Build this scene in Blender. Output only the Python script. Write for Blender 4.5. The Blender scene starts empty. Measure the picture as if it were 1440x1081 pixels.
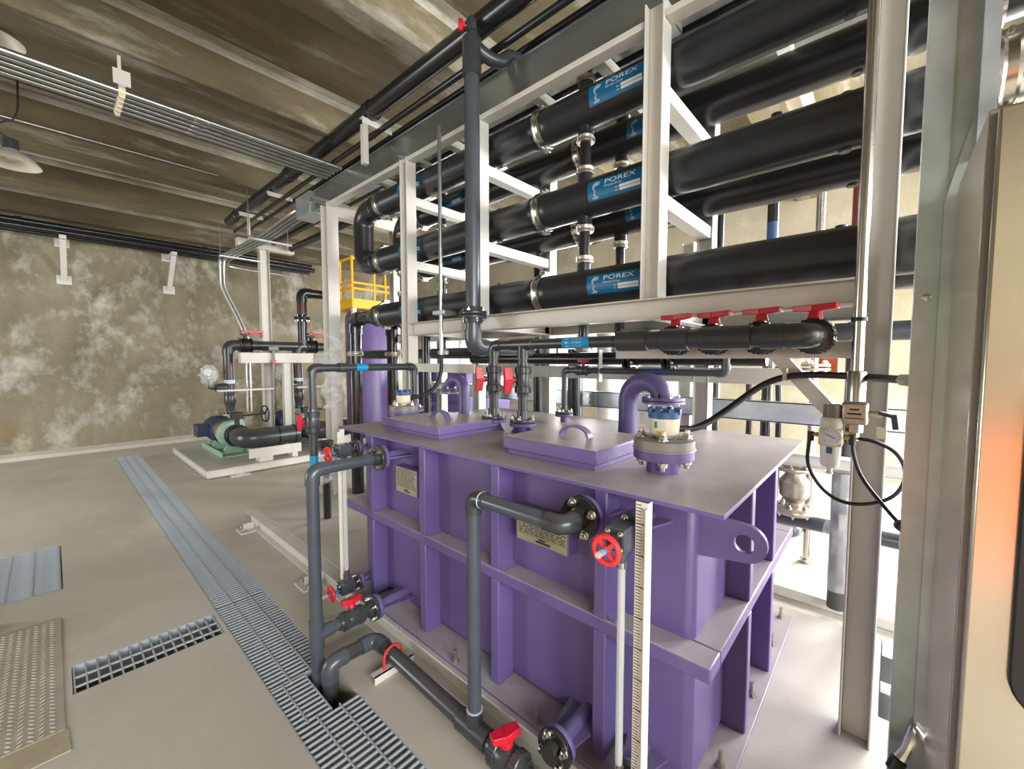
import bpy, bmesh, math, random
from mathutils import Vector, Matrix
random.seed(7)
scene = bpy.context.scene
C = scene.collection
R = math.radians

# ------------------------------------------------------------------ camera
cam_d = bpy.data.cameras.new('camera'); cam = bpy.data.objects.new('camera', cam_d); C.objects.link(cam)
F_PX = 585.0
cam_d.sensor_fit = 'HORIZONTAL'; cam_d.sensor_width = 36.0; cam_d.lens = F_PX / 1440 * 36
cam_d.clip_start = 0.02; cam_d.clip_end = 200
CAM_P = Vector((0, 0, 1.65))
_yaw, _pit = R(47.8755), R(3.375)
fw = Vector((math.sin(_yaw)*math.cos(_pit), math.cos(_yaw)*math.cos(_pit), -math.sin(_pit)))
rt = fw.cross(Vector((0, 0, 1))).normalized(); upv = rt.cross(fw)
cam.matrix_world = Matrix(((rt.x, upv.x, -fw.x, CAM_P.x), (rt.y, upv.y, -fw.y, CAM_P.y), (rt.z, upv.z, -fw.z, CAM_P.z), (0, 0, 0, 1)))
scene.camera = cam

# ------------------------------------------------------------------ world, daylight, exposure
w = bpy.data.worlds.new('overcast_sky'); scene.world = w; w.use_nodes = True
bg = w.node_tree.nodes['Background']; bg.inputs[0].default_value = (0.80, 0.90, 1.0, 1); bg.inputs[1].default_value = 1.6
def area(name, loc, rot, sx, sy, power, col=(1, 1, 1)):
    l = bpy.data.lights.new(name, 'AREA'); l.shape = 'RECTANGLE'; l.size = sx; l.size_y = sy; l.energy = power; l.color = col
    o = bpy.data.objects.new(name, l); C.objects.link(o); o.location = loc; o.rotation_euler = rot
    return o
# daylight entering by the openings of the hall
area('daylight_front_door', (4.9, -5.05, 1.95), (R(62), 0, 0), 5.2, 3.3, 620, (1.0, 0.99, 0.975))          # towards +y
area('daylight_front_window', (-1.6, -5.05, 2.45), (R(58), 0, 0), 5.6, 2.3, 600, (0.99, 0.995, 1.0))      # towards +y
area('daylight_right_door', (7.62, -2.6, 2.25), (R(60), 0, R(90)), 3.9, 3.9, 1700, (1.0, 0.99, 0.985))      # towards -x
area('daylight_left_door', (-5.05, 7.6, 1.6), (R(66), 0, R(-90)), 2.6, 2.4, 210, (0.97, 0.98, 1.0))     # towards +x
area('daylight_far_window', (7.62, 8.7, 1.65), (R(75), 0, R(90)), 3.0, 1.5, 260, (1.0, 0.98, 0.95))      # towards -x
area('daylight_side_window', (7.62, 4.6, 1.65), (R(75), 0, R(90)), 1.9, 1.5, 240, (1.0, 0.98, 0.95))
vs = scene.view_settings
scene.display_settings.display_device = 'sRGB'
vs.view_transform = 'Standard'; vs.look = 'None'; vs.exposure = 0.40; vs.gamma = 1.0; vs.use_curve_mapping = False
cy = scene.cycles
cy.use_denoising = True; cy.max_bounces = 8; cy.diffuse_bounces = 5; cy.glossy_bounces = 4; cy.transmission_bounces = 6
cy.sample_clamp_indirect = 6.0; cy.caustics_reflective = False; cy.caustics_refractive = False

# ------------------------------------------------------------------ materials
def srgb(r, g, b):
    f = lambda c: ((c/255+0.055)/1.055)**2.4 if c > 10 else c/255/12.92
    return (f(r), f(g), f(b), 1)
def mat(name, col, rough=0.5, metal=0.0, var=0.12, scale=6.0, bump=0.0, bscale=60.0, dust=0.0, dcol=None, stretch=(1, 1, 1), coat=0.0, rvar=0.0):
    m = bpy.data.materials.new(name); m.use_nodes = True; nt = m.node_tree; N = nt.nodes; L = nt.links
    p = N['Principled BSDF']; p.inputs['Roughness'].default_value = rough; p.inputs['Metallic'].default_value = metal
    if coat: p.inputs['Coat Weight'].default_value = coat; p.inputs['Coat Roughness'].default_value = 0.15
    tc = N.new('ShaderNodeTexCoord'); mp = N.new('ShaderNodeMapping'); mp.inputs['Scale'].default_value = stretch
    L.new(tc.outputs['Object'], mp.inputs['Vector'])
    nz = N.new('ShaderNodeTexNoise'); nz.inputs['Scale'].default_value = scale; nz.inputs['Detail'].default_value = 6
    L.new(mp.outputs['Vector'], nz.inputs['Vector'])
    rp = N.new('ShaderNodeValToRGB'); rp.color_ramp.elements[0].position = 0.3; rp.color_ramp.elements[1].position = 0.7
    d = tuple(max(0, c*(1-var)) for c in col[:3]) + (1,); u = tuple(min(1, c*(1+var)) for c in col[:3]) + (1,)
    rp.color_ramp.elements[0].color = d; rp.color_ramp.elements[1].color = u
    L.new(nz.outputs['Fac'], rp.inputs['Fac'])
    out = rp.outputs['Color']
    if dust:
        g = N.new('ShaderNodeNewGeometry'); sx = N.new('ShaderNodeSeparateXYZ'); L.new(g.outputs['Normal'], sx.inputs[0])
        mr = N.new('ShaderNodeMapRange'); mr.inputs[1].default_value = 0.55; mr.inputs[2].default_value = 0.98; mr.inputs[4].default_value = dust
        L.new(sx.outputs['Z'], mr.inputs[0])
        n2 = N.new('ShaderNodeTexNoise'); n2.inputs['Scale'].default_value = 3.5; n2.inputs['Detail'].default_value = 8; n2.inputs['Roughness'].default_value = 0.65
        L.new(tc.outputs['Object'], n2.inputs['Vector'])
        m2 = N.new('ShaderNodeMapRange'); m2.inputs[1].default_value = 0.32; m2.inputs[2].default_value = 0.62; m2.inputs[3].default_value = 0.72
        L.new(n2.outputs['Fac'], m2.inputs[0])
        mu = N.new('ShaderNodeMath'); mu.operation = 'MULTIPLY'; L.new(mr.outputs[0], mu.inputs[0]); L.new(m2.outputs[0], mu.inputs[1])
        mx = N.new('ShaderNodeMix'); mx.data_type = 'RGBA'; mx.inputs['B'].default_value = dcol or srgb(190, 182, 172)
        L.new(mu.outputs[0], mx.inputs['Factor']); L.new(out, mx.inputs['A']); out = mx.outputs['Result']
    L.new(out, p.inputs['Base Color'])
    if rvar:
        m3 = N.new('ShaderNodeMapRange'); m3.inputs[3].default_value = max(0.03, rough-rvar); m3.inputs[4].default_value = min(1, rough+rvar)
        L.new(nz.outputs['Fac'], m3.inputs[0]); L.new(m3.outputs[0], p.inputs['Roughness'])
    if bump:
        nb = N.new('ShaderNodeTexNoise'); nb.inputs['Scale'].default_value = bscale; nb.inputs['Detail'].default_value = 4
        L.new(tc.outputs['Object'], nb.inputs['Vector'])
        bp = N.new('ShaderNodeBump'); bp.inputs['Strength'].default_value = bump; bp.inputs['Distance'].default_value = 0.01
        L.new(nb.outputs['Fac'], bp.inputs['Height']); L.new(bp.outputs['Normal'], p.inputs['Normal'])
    return m
def concrete(name, base, dark, light, sc=(1, 1, 1), rough=0.85, s1=0.8, s2=2.6, lstr=0.6, bump=0.25, lpos=(0.52, 0.72), rust=None):
    m = bpy.data.materials.new(name); m.use_nodes = True; nt = m.node_tree; N = nt.nodes; L = nt.links
    p = N['Principled BSDF']; p.inputs['Roughness'].default_value = rough
    tc = N.new('ShaderNodeTexCoord'); mp = N.new('ShaderNodeMapping'); mp.inputs['Scale'].default_value = sc
    L.new(tc.outputs['Object'], mp.inputs['Vector'])
    def noise(s, det=8, ro=0.6, src=mp):
        n = N.new('ShaderNodeTexNoise'); n.inputs['Scale'].default_value = s; n.inputs['Detail'].default_value = det; n.inputs['Roughness'].default_value = ro
        L.new(src.outputs[0] if src is mp else src.outputs['Object'], n.inputs['Vector']); return n
    def mixc(fac, a, b):
        mx = N.new('ShaderNodeMix'); mx.data_type = 'RGBA'
        L.new(fac, mx.inputs['Factor'])
        if isinstance(a, tuple): mx.inputs['A'].default_value = a
        else: L.new(a, mx.inputs['A'])
        mx.inputs['B'].default_value = b
        return mx.outputs['Result']
    def rng(n, a, b, lo=0.0, hi=1.0):
        r = N.new('ShaderNodeMapRange'); r.inputs[1].default_value = a; r.inputs[2].default_value = b; r.inputs[3].default_value = lo; r.inputs[4].default_value = hi
        L.new(n.outputs['Fac'], r.inputs[0]); return r.outputs[0]
    c = mixc(rng(noise(s1), 0.35, 0.68), base, dark)
    c = mixc(rng(noise(s2, 10, 0.68), lpos[0], lpos[1], 0, lstr), c, light)
    c = mixc(rng(noise(22, 6, 0.7, tc), 0.5, 0.75, 0, 0.35), c, dark)
    if rust: c = mixc(rng(noise(1.3, 6), 0.62, 0.74, 0, 0.6), c, rust)
    L.new(c, p.inputs['Base Color'])
    nb = noise(35, 6, 0.6, tc); bp = N.new('ShaderNodeBump'); bp.inputs['Strength'].default_value = bump; bp.inputs['Distance'].default_value = 0.008
    L.new(nb.outputs['Fac'], bp.inputs['Height']); L.new(bp.outputs['Normal'], p.inputs['Normal'])
    return m
M = {}
M['ceiling'] = concrete('stained_ceiling_concrete', srgb(112, 102, 76), srgb(74, 64, 45), srgb(168, 166, 154), sc=(0.45, 1.8, 1.8), s1=1.1, s2=1.5, lstr=0.8, lpos=(0.54, 0.70))
M['wall'] = concrete('stained_wall_concrete', srgb(146, 138, 114), srgb(98, 91, 68), srgb(196, 193, 180), sc=(1.1, 1, 0.8), s1=0.9, s2=1.9, lstr=0.75, lpos=(0.5, 0.68), rust=srgb(128, 100, 58))
M['wall_lit'] = concrete('lit_wall_concrete', srgb(184, 176, 156), srgb(152, 142, 116), srgb(208, 202, 188), s1=0.7, s2=1.6, lstr=0.6)  # same concrete as the back wall, bright daylight put into a paler colour
M['floor'] = concrete('dusty_floor_concrete', srgb(198, 193, 180), srgb(178, 172, 157), srgb(216, 212, 202), sc=(1, 0.7, 1), s1=0.6, s2=1.5, lstr=0.5, bump=0.12, rough=0.75)
M['purple'] = mat('purple_paint', srgb(101, 87, 138), 0.42, 0, 0.10, 3, 0.10, 45, 1.0, srgb(186, 177, 174))
M['purple_c'] = mat('purple_paint_clean', srgb(101, 87, 138), 0.38, 0, 0.08, 3, 0.08, 45, 0.3, srgb(166, 156, 158))
M['ivory'] = mat('ivory_steel_paint', srgb(204, 201, 192), 0.45, 0, 0.05, 4, 0.03, 50)
M['deck'] = mat('dusty_ivory_deck_paint', srgb(198, 194, 185), 0.55, 0, 0.12, 2.5, 0.08, 40, 0.6, srgb(186, 178, 165))
M['pvc'] = mat('grey_pvc', srgb(70, 76, 84), 0.28, 0, 0.07, 12, 0, 50, 0.35, srgb(120, 120, 118))
M['pvcd'] = mat('dark_grey_pvc', srgb(54, 57, 60), 0.30, 0, 0.10, 8, 0, 50, 0.5, srgb(105, 100, 92))
M['black'] = mat('black_pipe', srgb(30, 31, 33), 0.24, 0, 0.12, 6, 0, 50, 0.35, srgb(92, 86, 76))
M['module'] = mat('black_module_housing', srgb(36, 37, 39), 0.30, 0, 0.15, 5, 0, 50, 0.55, srgb(98, 92, 80), rvar=0.06)
M['rubber'] = mat('black_rubber', srgb(22, 22, 23), 0.5)
M['red'] = mat('red_plastic', srgb(196, 24, 44), 0.35, 0, 0.08)
M['redw'] = mat('bright_red_handwheel', srgb(226, 52, 48), 0.38, 0, 0.06)
M['maroon'] = mat('maroon_band', srgb(110, 40, 38), 0.5)
M['steel'] = mat('stainless_steel', srgb(186, 182, 174), 0.26, 1.0, 0.05, 12, rvar=0.02)
M['chrome'] = mat('bright_bolt_steel', srgb(205, 200, 190), 0.25, 1.0, 0.1, 30)
M['castst'] = mat('cast_stainless', srgb(176, 168, 156), 0.42, 0.85, 0.12, 25, 0.1, 80)
M['galv'] = mat('galvanised_steel', srgb(186, 194, 195), 0.33, 0.65, 0.16, 7, 0.02, 60, rvar=0.10)
M['wireway'] = mat('smooth_galvanised_duct', srgb(150, 157, 152), 0.24, 0.75, 0.10, 5, rvar=0.05)
M['efflo'] = concrete('pale_efflorescence', srgb(176, 174, 162), srgb(110, 102, 80), srgb(200, 200, 192), sc=(1.0, 3, 3), s1=1.2, s2=3)
M['galvc'] = mat('galvanised_conduit', srgb(176, 178, 176), 0.30, 0.9, 0.10, 14)
M['grate'] = mat('galvanised_grating', srgb(174, 181, 186), 0.5, 0.2, 0.15, 9)
M['brushed'] = mat('brushed_stainless_panel', srgb(206, 198, 180), 0.22, 0.9, 0.10, 2.0, 0.02, 8, rvar=0.06)
M['checker'] = mat('dusty_checker_plate', srgb(178, 171, 158), 0.55, 0.15, 0.14, 5)
M['blue'] = mat('blue_label', srgb(0, 94, 134), 0.35, 0, 0.05)
M['lblue'] = mat('light_blue_label', srgb(24, 140, 190), 0.35, 0, 0.05)
M['print'] = mat('white_print', srgb(205, 212, 214), 0.5, 0, 0.02)
M['inkblack'] = mat('black_print', srgb(25, 25, 25), 0.6, 0, 0.02)
M['plate'] = mat('etched_nameplate', srgb(172, 166, 140), 0.35, 0.6, 0.08, 10)
M['cream'] = mat('cream_paint', srgb(228, 220, 192), 0.4, 0, 0.04)
M['cap_blue'] = mat('dark_blue_paint', srgb(52, 84, 132), 0.4, 0, 0.08)
M['motor'] = mat('navy_motor_paint', srgb(44, 54, 88), 0.4, 0, 0.1)
M['mint'] = mat('mint_green_paint', srgb(148, 180, 156), 0.42, 0, 0.08)
M['amber'] = mat('amber_guard', srgb(160, 118, 44), 0.4, 0, 0.12)
M['yellow'] = mat('yellow_paint', srgb(242, 178, 22), 0.45, 0, 0.05)
M['tankgrey'] = mat('pale_grey_vessel', srgb(206, 204, 198), 0.45, 0.2, 0.06)
M['ruler'] = mat('pale_plastic_scale', srgb(214, 210, 196), 0.4, 0, 0.04)
M['green'] = mat('green_print', srgb(40, 130, 80), 0.5)
M['yprint'] = mat('yellow_print', srgb(240, 200, 30), 0.5)
M['orange'] = mat('orange_paint', srgb(238, 110, 40), 0.5)
M['brass'] = mat('brass', srgb(190, 150, 80), 0.35, 0.9)
M['lampsh'] = mat('lamp_shade_enamel', srgb(190, 182, 164), 0.45)
M['dark'] = mat('dark_void', srgb(28, 27, 26), 0.8)
M['gasket'] = mat('white_gasket', srgb(200, 205, 206), 0.5)
M['greypaint'] = mat('grey_flange_paint', srgb(128, 126, 120), 0.45, 0.1)
def clear_mat(name, rough, alpha, col=(1, 1, 1, 1)):
    m = bpy.data.materials.new(name); m.use_nodes = True; p = m.node_tree.nodes['Principled BSDF']
    p.inputs['Base Color'].default_value = col; p.inputs['Roughness'].default_value = rough; p.inputs['Alpha'].default_value = alpha
    p.inputs['Specular IOR Level'].default_value = 0.8
    return m
M['film'] = clear_mat('clear_plastic_film', 0.05, 0.24, (0.9, 0.92, 0.93, 1))
M['glass'] = clear_mat('clear_tube_glass', 0.06, 0.5, (0.80, 0.83, 0.82, 1))
M['bowl'] = clear_mat('frosted_bowl', 0.2, 0.85, (0.75, 0.76, 0.72, 1))

# ------------------------------------------------------------------ mesh helpers
V = Vector
def frame(d):
    d = V(d).normalized(); a = V((0, 0, 1)) if abs(d.z) < 0.9 else V((1, 0, 0))
    u = a.cross(d).normalized(); v = d.cross(u); return d, u, v
class MB:
    def __init__(s): s.v = []; s.f = []
    def add(s, vs, fs):
        o = len(s.v); s.v += [tuple(x) for x in vs]; s.f += [tuple(i+o for i in f) for f in fs]; return s
    def box(s, x0, x1, y0, y1, z0, z1):
        x0, x1 = min(x0, x1), max(x0, x1); y0, y1 = min(y0, y1), max(y0, y1); z0, z1 = min(z0, z1), max(z0, z1)
        return s.add([(x0,y0,z0),(x1,y0,z0),(x1,y1,z0),(x0,y1,z0),(x0,y0,z1),(x1,y0,z1),(x1,y1,z1),(x0,y1,z1)],
                     [(0,3,2,1),(4,5,6,7),(0,1,5,4),(1,2,6,5),(2,3,7,6),(3,0,4,7)])
    def cyl(s, p0, p1, r, n=20, r1=None, caps=True):
        p0, p1 = V(p0), V(p1); d, u, v = frame(p1-p0); r1 = r if r1 is None else r1
        vs = [p0+(u*math.cos(a)+v*math.sin(a))*r for a in [2*math.pi*i/n for i in range(n)]]
        vs += [p1+(u*math.cos(a)+v*math.sin(a))*r1 for a in [2*math.pi*i/n for i in range(n)]]
        fs = [(i, (i+1) % n, n+(i+1) % n, n+i) for i in range(n)]
        if caps: fs += [tuple(reversed(range(n))), tuple(range(n, 2*n))]
        return s.add(vs, fs)
    def lathe(s, p0, d, prof, n=24, closed=False):
        # prof: (radius, distance along d)
        p0 = V(p0); d, u, v = frame(d); vs = []; k = len(prof)
        for i in range(n):
            a = 2*math.pi*i/n; q = u*math.cos(a)+v*math.sin(a)
            vs += [p0+d*h+q*r for r, h in prof]
        fs = []
        for i in range(n):
            j = (i+1) % n
            for t in range(k if closed else k-1):
                t2 = (t+1) % k
                fs.append((i*k+t, j*k+t, j*k+t2, i*k+t2))
        if not closed:
            if prof[0][0] > 1e-5: fs.append(tuple(reversed([i*k for i in range(n)])))
            if prof[-1][0] > 1e-5: fs.append(tuple(i*k+k-1 for i in range(n)))
        return s.add(vs, fs)
    def tube(s, pts, r, n=14, caps=True, rads=None):
        pts = [V(p) for p in pts]; m = len(pts); vs = []; fs = []
        d0 = (pts[1]-pts[0]).normalized(); _, u, _v = frame(d0)
        for i, p in enumerate(pts):
            d = (pts[min(i+1, m-1)]-pts[max(i-1, 0)]).normalized()
            u = (u-d*u.dot(d)).normalized(); vv = d.cross(u); rr = rads[i] if rads else r
            vs += [p+(u*math.cos(2*math.pi*k/n)+vv*math.sin(2*math.pi*k/n))*rr for k in range(n)]
        for i in range(m-1):
            for k in range(n):
                k2 = (k+1) % n; fs.append((i*n+k, i*n+k2, (i+1)*n+k2, (i+1)*n+k))
        if caps: fs += [tuple(reversed(range(n))), tuple(range((m-1)*n, m*n))]
        return s.add(vs, fs)
    def prism(s, poly, axis, a0, a1):
        # poly: 2-D points in the two other axes (order xyz with axis removed)
        def mk(q, a):
            q = list(q); q.insert('xyz'.index(axis), a); return q
        n = len(poly)
        return s.add([mk(q, a0) for q in poly]+[mk(q, a1) for q in poly],
                     [tuple(reversed(range(n))), tuple(range(n, 2*n))]+[(i, (i+1) % n, n+(i+1) % n, n+i) for i in range(n)])
    def bar(s, p0, p1, w, h, up=(0, 0, 1)):
        p0, p1 = V(p0), V(p1); d = (p1-p0).normalized(); sd = d.cross(V(up)).normalized(); u = sd.cross(d)
        vs = []
        for p in (p0, p1):
            vs += [p-sd*w/2-u*h/2, p+sd*w/2-u*h/2, p+sd*w/2+u*h/2, p-sd*w/2+u*h/2]
        return s.add(vs, [(0,3,2,1),(4,5,6,7),(0,1,5,4),(1,2,6,5),(2,3,7,6),(3,0,4,7)])
    def torus(s, c, d, Rm, r, n=28, k=10):
        return s.lathe(c, d, [(Rm+r*math.cos(2*math.pi*i/k), r*math.sin(2*math.pi*i/k)) for i in range(k)], n, closed=True)
    def hbeam(s, axis, a0, a1, c, size, t=0.008, fl=None):
        # H section along axis; c = centre in the two other axes; size likewise; fl = axis the flanges are normal to
        o = [x for x in 'xyz' if x != axis]; fl = fl or o[1]
        def bb(r0, r1):
            d = {axis: (a0, a1), o[0]: r0, o[1]: r1}; s.box(*d['x'], *d['y'], *d['z'])
        i = o.index(fl); h = [(c[k]-size[k]/2, c[k]+size[k]/2) for k in (0, 1)]
        for e in (0, 1):
            q = [h[0], h[1]]; q[i] = (h[i][0], h[i][0]+t) if e == 0 else (h[i][1]-t, h[i][1]); bb(*q)
        q = [h[0], h[1]]; j = 1-i; q[j] = (c[j]-t/2, c[j]+t/2); q[i] = (h[i][0]+t, h[i][1]-t); bb(*q)
        return s
    def build(s, name, m, parent=None, bevel=0.0, sharp=35, loc=None):
        me = bpy.data.meshes.new(name); o = bpy.data.objects.new(name, me)
        off = V((0, 0, 0))
        if parent is None:
            xs = [p[0] for p in s.v]; ys = [p[1] for p in s.v]; zs = [p[2] for p in s.v]
            off = V(((min(xs)+max(xs))/2, (min(ys)+max(ys))/2, min(zs)))
        me.from_pydata([(p[0]-off.x, p[1]-off.y, p[2]-off.z) for p in s.v], [], s.f)
        me.materials.append(M[m] if isinstance(m, str) else m)
        bm = bmesh.new(); bm.from_mesh(me); bmesh.ops.recalc_face_normals(bm, faces=bm.faces); bm.to_mesh(me); bm.free()
        me.polygons.foreach_set('use_smooth', [True]*len(me.polygons)); me.set_sharp_from_angle(angle=R(sharp))
        C.objects.link(o); o.location = off
        if parent is not None:
            o.parent = parent
            o.location = -parent.location if parent.parent is None else (0, 0, 0)
        if bevel:
            b = o.modifiers.new('bevel', 'BEVEL'); b.width = bevel; b.segments = 2; b.limit_method = 'ANGLE'; b.angle_limit = R(40)
        return o
def tag(o, label, cat, group=None, kind=None):
    o['label'] = label; o['category'] = cat
    if group: o['group'] = group
    if kind: o['kind'] = kind
    return o
def struct(o): o['kind'] = 'structure'; return o
def thing(name, label, cat, loc, group=None):
    o = bpy.data.objects.new(name, None); C.objects.link(o); o.empty_display_size = 0.1; o.location = loc
    return tag(o, label, cat, group)
def copy_tree(o, parent=None):
    c = o.copy(); C.objects.link(c); c.parent = parent
    if parent is not None: c.matrix_parent_inverse = o.matrix_parent_inverse.copy()
    for ch in o.children: copy_tree(ch, c)
    return c
def clone(o, move, label, group=None):
    c = copy_tree(o); c.location = o.location + V(move); c['label'] = label
    if group: c['group'] = group
    return c
# shared bolt mesh: hex head, washer, shank along +z
def _bolt_mesh():
    b = MB(); b.lathe((0,0,0), (0,0,1), [(0.95, 0), (0.95, 0.18)], 12); b.lathe((0,0,0), (0,0,1), [(0.78, 0.18), (0.78, 0.85), (0.62, 0.95)], 6)
    b.cyl((0,0,0.95), (0,0,1.6), 0.42, 8)
    o = b.build('bolt', 'chrome', None); me = o.data
    for v_ in me.vertices: v_.co = v_.co + o.location
    bpy.data.objects.remove(o); return me
BOLT = _bolt_mesh()
def bolt(parent, p, d, s, name='bolt'):
    o = bpy.data.objects.new(name, BOLT); C.objects.link(o); o.parent = parent
    base = -parent.location if parent.parent is None else V((0, 0, 0))
    o.location = base+V(p) if parent.parent is None else V(p)
    o.rotation_mode = 'QUATERNION'; o.rotation_quaternion = V((0, 0, 1)).rotation_difference(V(d).normalized()); o.scale = (s*1.25, s*1.25, s*1.15)
    return o
def flange(root, c, d, Rr, t, m, nb=4, bs=0.011, hub=None, hubl=0.03, both=False, phase=0.4, name='flange'):
    # disc from c to c+d*t, hub beyond; bolts on the far face
    c = V(c); d, u, v = frame(d)
    pr = [(Rr*0.985, 0), (Rr, t*0.1), (Rr, t*0.9), (Rr*0.985, t)]
    if hub: pr += [(hub*1.08, t), (hub, t+hubl)]
    o = MB().lathe(c, d, pr, 28).build(name, m, root)
    for i in range(nb):
        a = 2*math.pi*i/nb+phase; q = u*math.cos(a)+v*math.sin(a)
        bolt(o, c+d*t+q*Rr*0.78, d, bs)
        if both: bolt(o, c+q*Rr*0.78, -d, bs)
    return o
def pipe_run(root, pts, r, m, em=None, sock=1.17, Rf=1.5, n=20, skip=()):
    """straight lengths with socketed elbows at the corners"""
    pts = [V(p) for p in pts]; em = em or m; k = len(pts); tr = r*Rf
    for i in range(k-1):
        a, b = pts[i], pts[i+1]; d = (b-a).normalized()
        p0 = a+d*tr if i > 0 else a; p1 = b-d*tr if i < k-2 else b
        MB().cyl(p0, p1, r, n).build('pipe', m, root)
    for i in range(1, k-1):
        a = (pts[i-1]-pts[i]).normalized(); b = (pts[i+1]-pts[i]).normalized()
        if abs(a.dot(b)) > 0.98: continue
        ang = a.angle(b); path = [pts[i]+a*(tr+r*0.9)]
        q0 = pts[i]+a*tr; q1 = pts[i]+b*tr
        for t in [j/8 for j in range(9)]:
            path.append(q0*(1-t)**2+pts[i]*2*t*(1-t)+q1*t**2)
        path.append(pts[i]+b*(tr+r*0.9))
        MB().tube(path, r*sock, n).build('elbow', em, root)
def smooth(pts, it=3):
    pts = [V(p) for p in pts]
    for _ in range(it):
        q = [pts[0]]
        for a, b in zip(pts, pts[1:]): q += [a*0.75+b*0.25, a*0.25+b*0.75]
        q.append(pts[-1]); pts = q
    return pts
def coupling(root, c, d, r, wd, m, name='coupling', ears=True):
    """two-piece clamp: ribbed band with bolt ears"""
    c = V(c); d, u, v = frame(d); h = wd/2
    b = MB().lathe(c, d, [(r, -h), (r*1.10, -h), (r*1.12, -h*0.6), (r*1.06, -h*0.35), (r*1.06, h*0.35), (r*1.12, h*0.6), (r*1.10, h), (r, h)], 32)
    o = b.build(name, m, root)
    if ears:
        for sg in (-1, 1):
            e = MB(); q = V((0, 0, sg)) if abs(d.z) < 0.5 else V((0.72*sg, -0.69*sg, 0)); s_ = d.cross(q)
            cc = c+q*r*1.15
            e.bar(cc-s_*r*0.26, cc+s_*r*0.26, wd*0.8, r*0.20, q)
            e.cyl(cc-s_*r*0.42, cc+s_*r*0.42, r*0.055+0.002, 8)
            e.build('clamp_bolt', m, o)
    return o
def ball_valve(root, c, d, r, hd, hl=0.09, bm='pvcd', hm='red', nut=1.75, length=None, tdir=None, fat=1.0):
    """union ball valve: body, two ribbed nuts, T handle standing out along hd"""
    c = V(c); d, u, v = frame(d); hd = V(hd).normalized(); L_ = (length or r*5.2)/2
    body = MB().lathe(c, d, [(r*1.2, -L_), (r*1.2, -L_*0.75), (r*1.45, -L_*0.6), (r*1.5, 0), (r*1.45, L_*0.6), (r*1.2, L_*0.75), (r*1.2, L_)], 24)
    body.cyl(c, c+hd*r*2.0, r*0.55, 14)
    o = body.build('valve_body', bm, root)
    for sg in (-1, 1):
        nb = MB(); cc = c+d*sg*L_*0.56; hw = L_*0.2; k = 24; pr = []
        nb.lathe(cc, d, [(r*nut*0.93, -hw), (r*nut, -hw*0.8), (r*nut, hw*0.8), (r*nut*0.93, hw)], 24)
        for i in range(k):
            a = 2*math.pi*i/k; q = u*math.cos(a)+v*math.sin(a)
            nb.bar(cc+q*r*nut-d*hw*0.85, cc+q*r*nut+d*hw*0.85, r*0.16, r*0.16, q)
        nb.build('union_nut', bm, o)
    hb = MB(); b0 = c+hd*r*1.9; t_ = V(tdir).normalized() if tdir is not None else d
    hb.cyl(b0, b0+hd*r*0.9, r*0.75, 14, r1=r*0.6)
    q = b0+hd*r*1.15; sd = t_.cross(hd)
    for sg in (-1, 1):
        e = q+t_*sg*hl*0.5
        hb.add([q-sd*r*0.75-hd*r*0.5*fat, q+sd*r*0.75-hd*r*0.5*fat, q+sd*r*0.75+hd*r*0.5*fat, q-sd*r*0.75+hd*r*0.5*fat,
                e-sd*r*0.5-hd*r*0.25*fat, e+sd*r*0.5-hd*r*0.25*fat, e+sd*r*0.5+hd*r*0.6*fat, e-sd*r*0.5+hd*r*0.6*fat],
               [(0,3,2,1),(4,5,6,7),(0,1,5,4),(1,2,6,5),(2,3,7,6),(3,0,4,7)])
    hb.build('handle', hm, o, bevel=r*0.08)
    return o
def butterfly_handle(root, c, hd, ld, length, m='red'):
    """flat lever with a grip, on a short neck"""
    c = V(c); hd = V(hd).normalized(); ld = V(ld).normalized(); b = MB()
    b.cyl(c, c+hd*0.05, 0.018, 12); q = c+hd*0.05
    b.bar(q-ld*0.03, q+ld*length, 0.035, 0.016, hd); b.bar(q+ld*length*0.35+hd*-0.02, q+ld*length*0.98+hd*-0.02, 0.02, 0.014, hd)
    return b.build('handle', m, root, bevel=0.004)
def text2d(body, size):
    cu = bpy.data.curves.new('lettering', 'FONT'); cu.body = body; cu.size = size; cu.resolution_u = 3
    o = bpy.data.objects.new('lettering', cu); C.objects.link(o)
    dg = bpy.context.evaluated_depsgraph_get(); me = bpy.data.meshes.new_from_object(o.evaluated_get(dg))
    vs = [tuple(v_.co) for v_ in me.vertices]; fs = [tuple(p.vertices) for p in me.polygons]
    bpy.data.objects.remove(o); bpy.data.curves.remove(cu); bpy.data.meshes.remove(me)
    return vs, fs

# ================================================================== the setting
HOLES = [(0.655, 0.955, -2.0, 9.58), (0.0, 0.635, 2.92, 3.20), (-1.20, -0.014, 4.36, 5.42)]
XS = sorted({-5.0, 7.5} | {h[0] for h in HOLES} | {h[1] for h in HOLES}); YS = sorted({-5.0, 10.6} | {h[2] for h in HOLES} | {h[3] for h in HOLES})
fl = MB()
for x0, x1 in zip(XS, XS[1:]):
    for y0, y1 in zip(YS, YS[1:]):
        mx, my = (x0+x1)/2, (y0+y1)/2
        if any(h[0] < mx < h[1] and h[2] < my < h[3] for h in HOLES): continue
        fl.add([(x0, y0, 0), (x1, y0, 0), (x1, y1, 0), (x0, y1, 0)], [(0, 1, 2, 3)])
for x0, x1, y0, y1 in HOLES:
    d = -0.32 if x0 != 0.0 else -0.16
    a = [(x0, y0), (x1, y0), (x1, y1), (x0, y1)]
    fl.add([(p[0], p[1], 0) for p in a]+[(p[0], p[1], d) for p in a], [(4, 5, 6, 7)]+[(i, 4+i, 4+(i+1) % 4, (i+1) % 4) for i in range(4)])
floor = struct(fl.build('floor', 'floor'))
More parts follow.
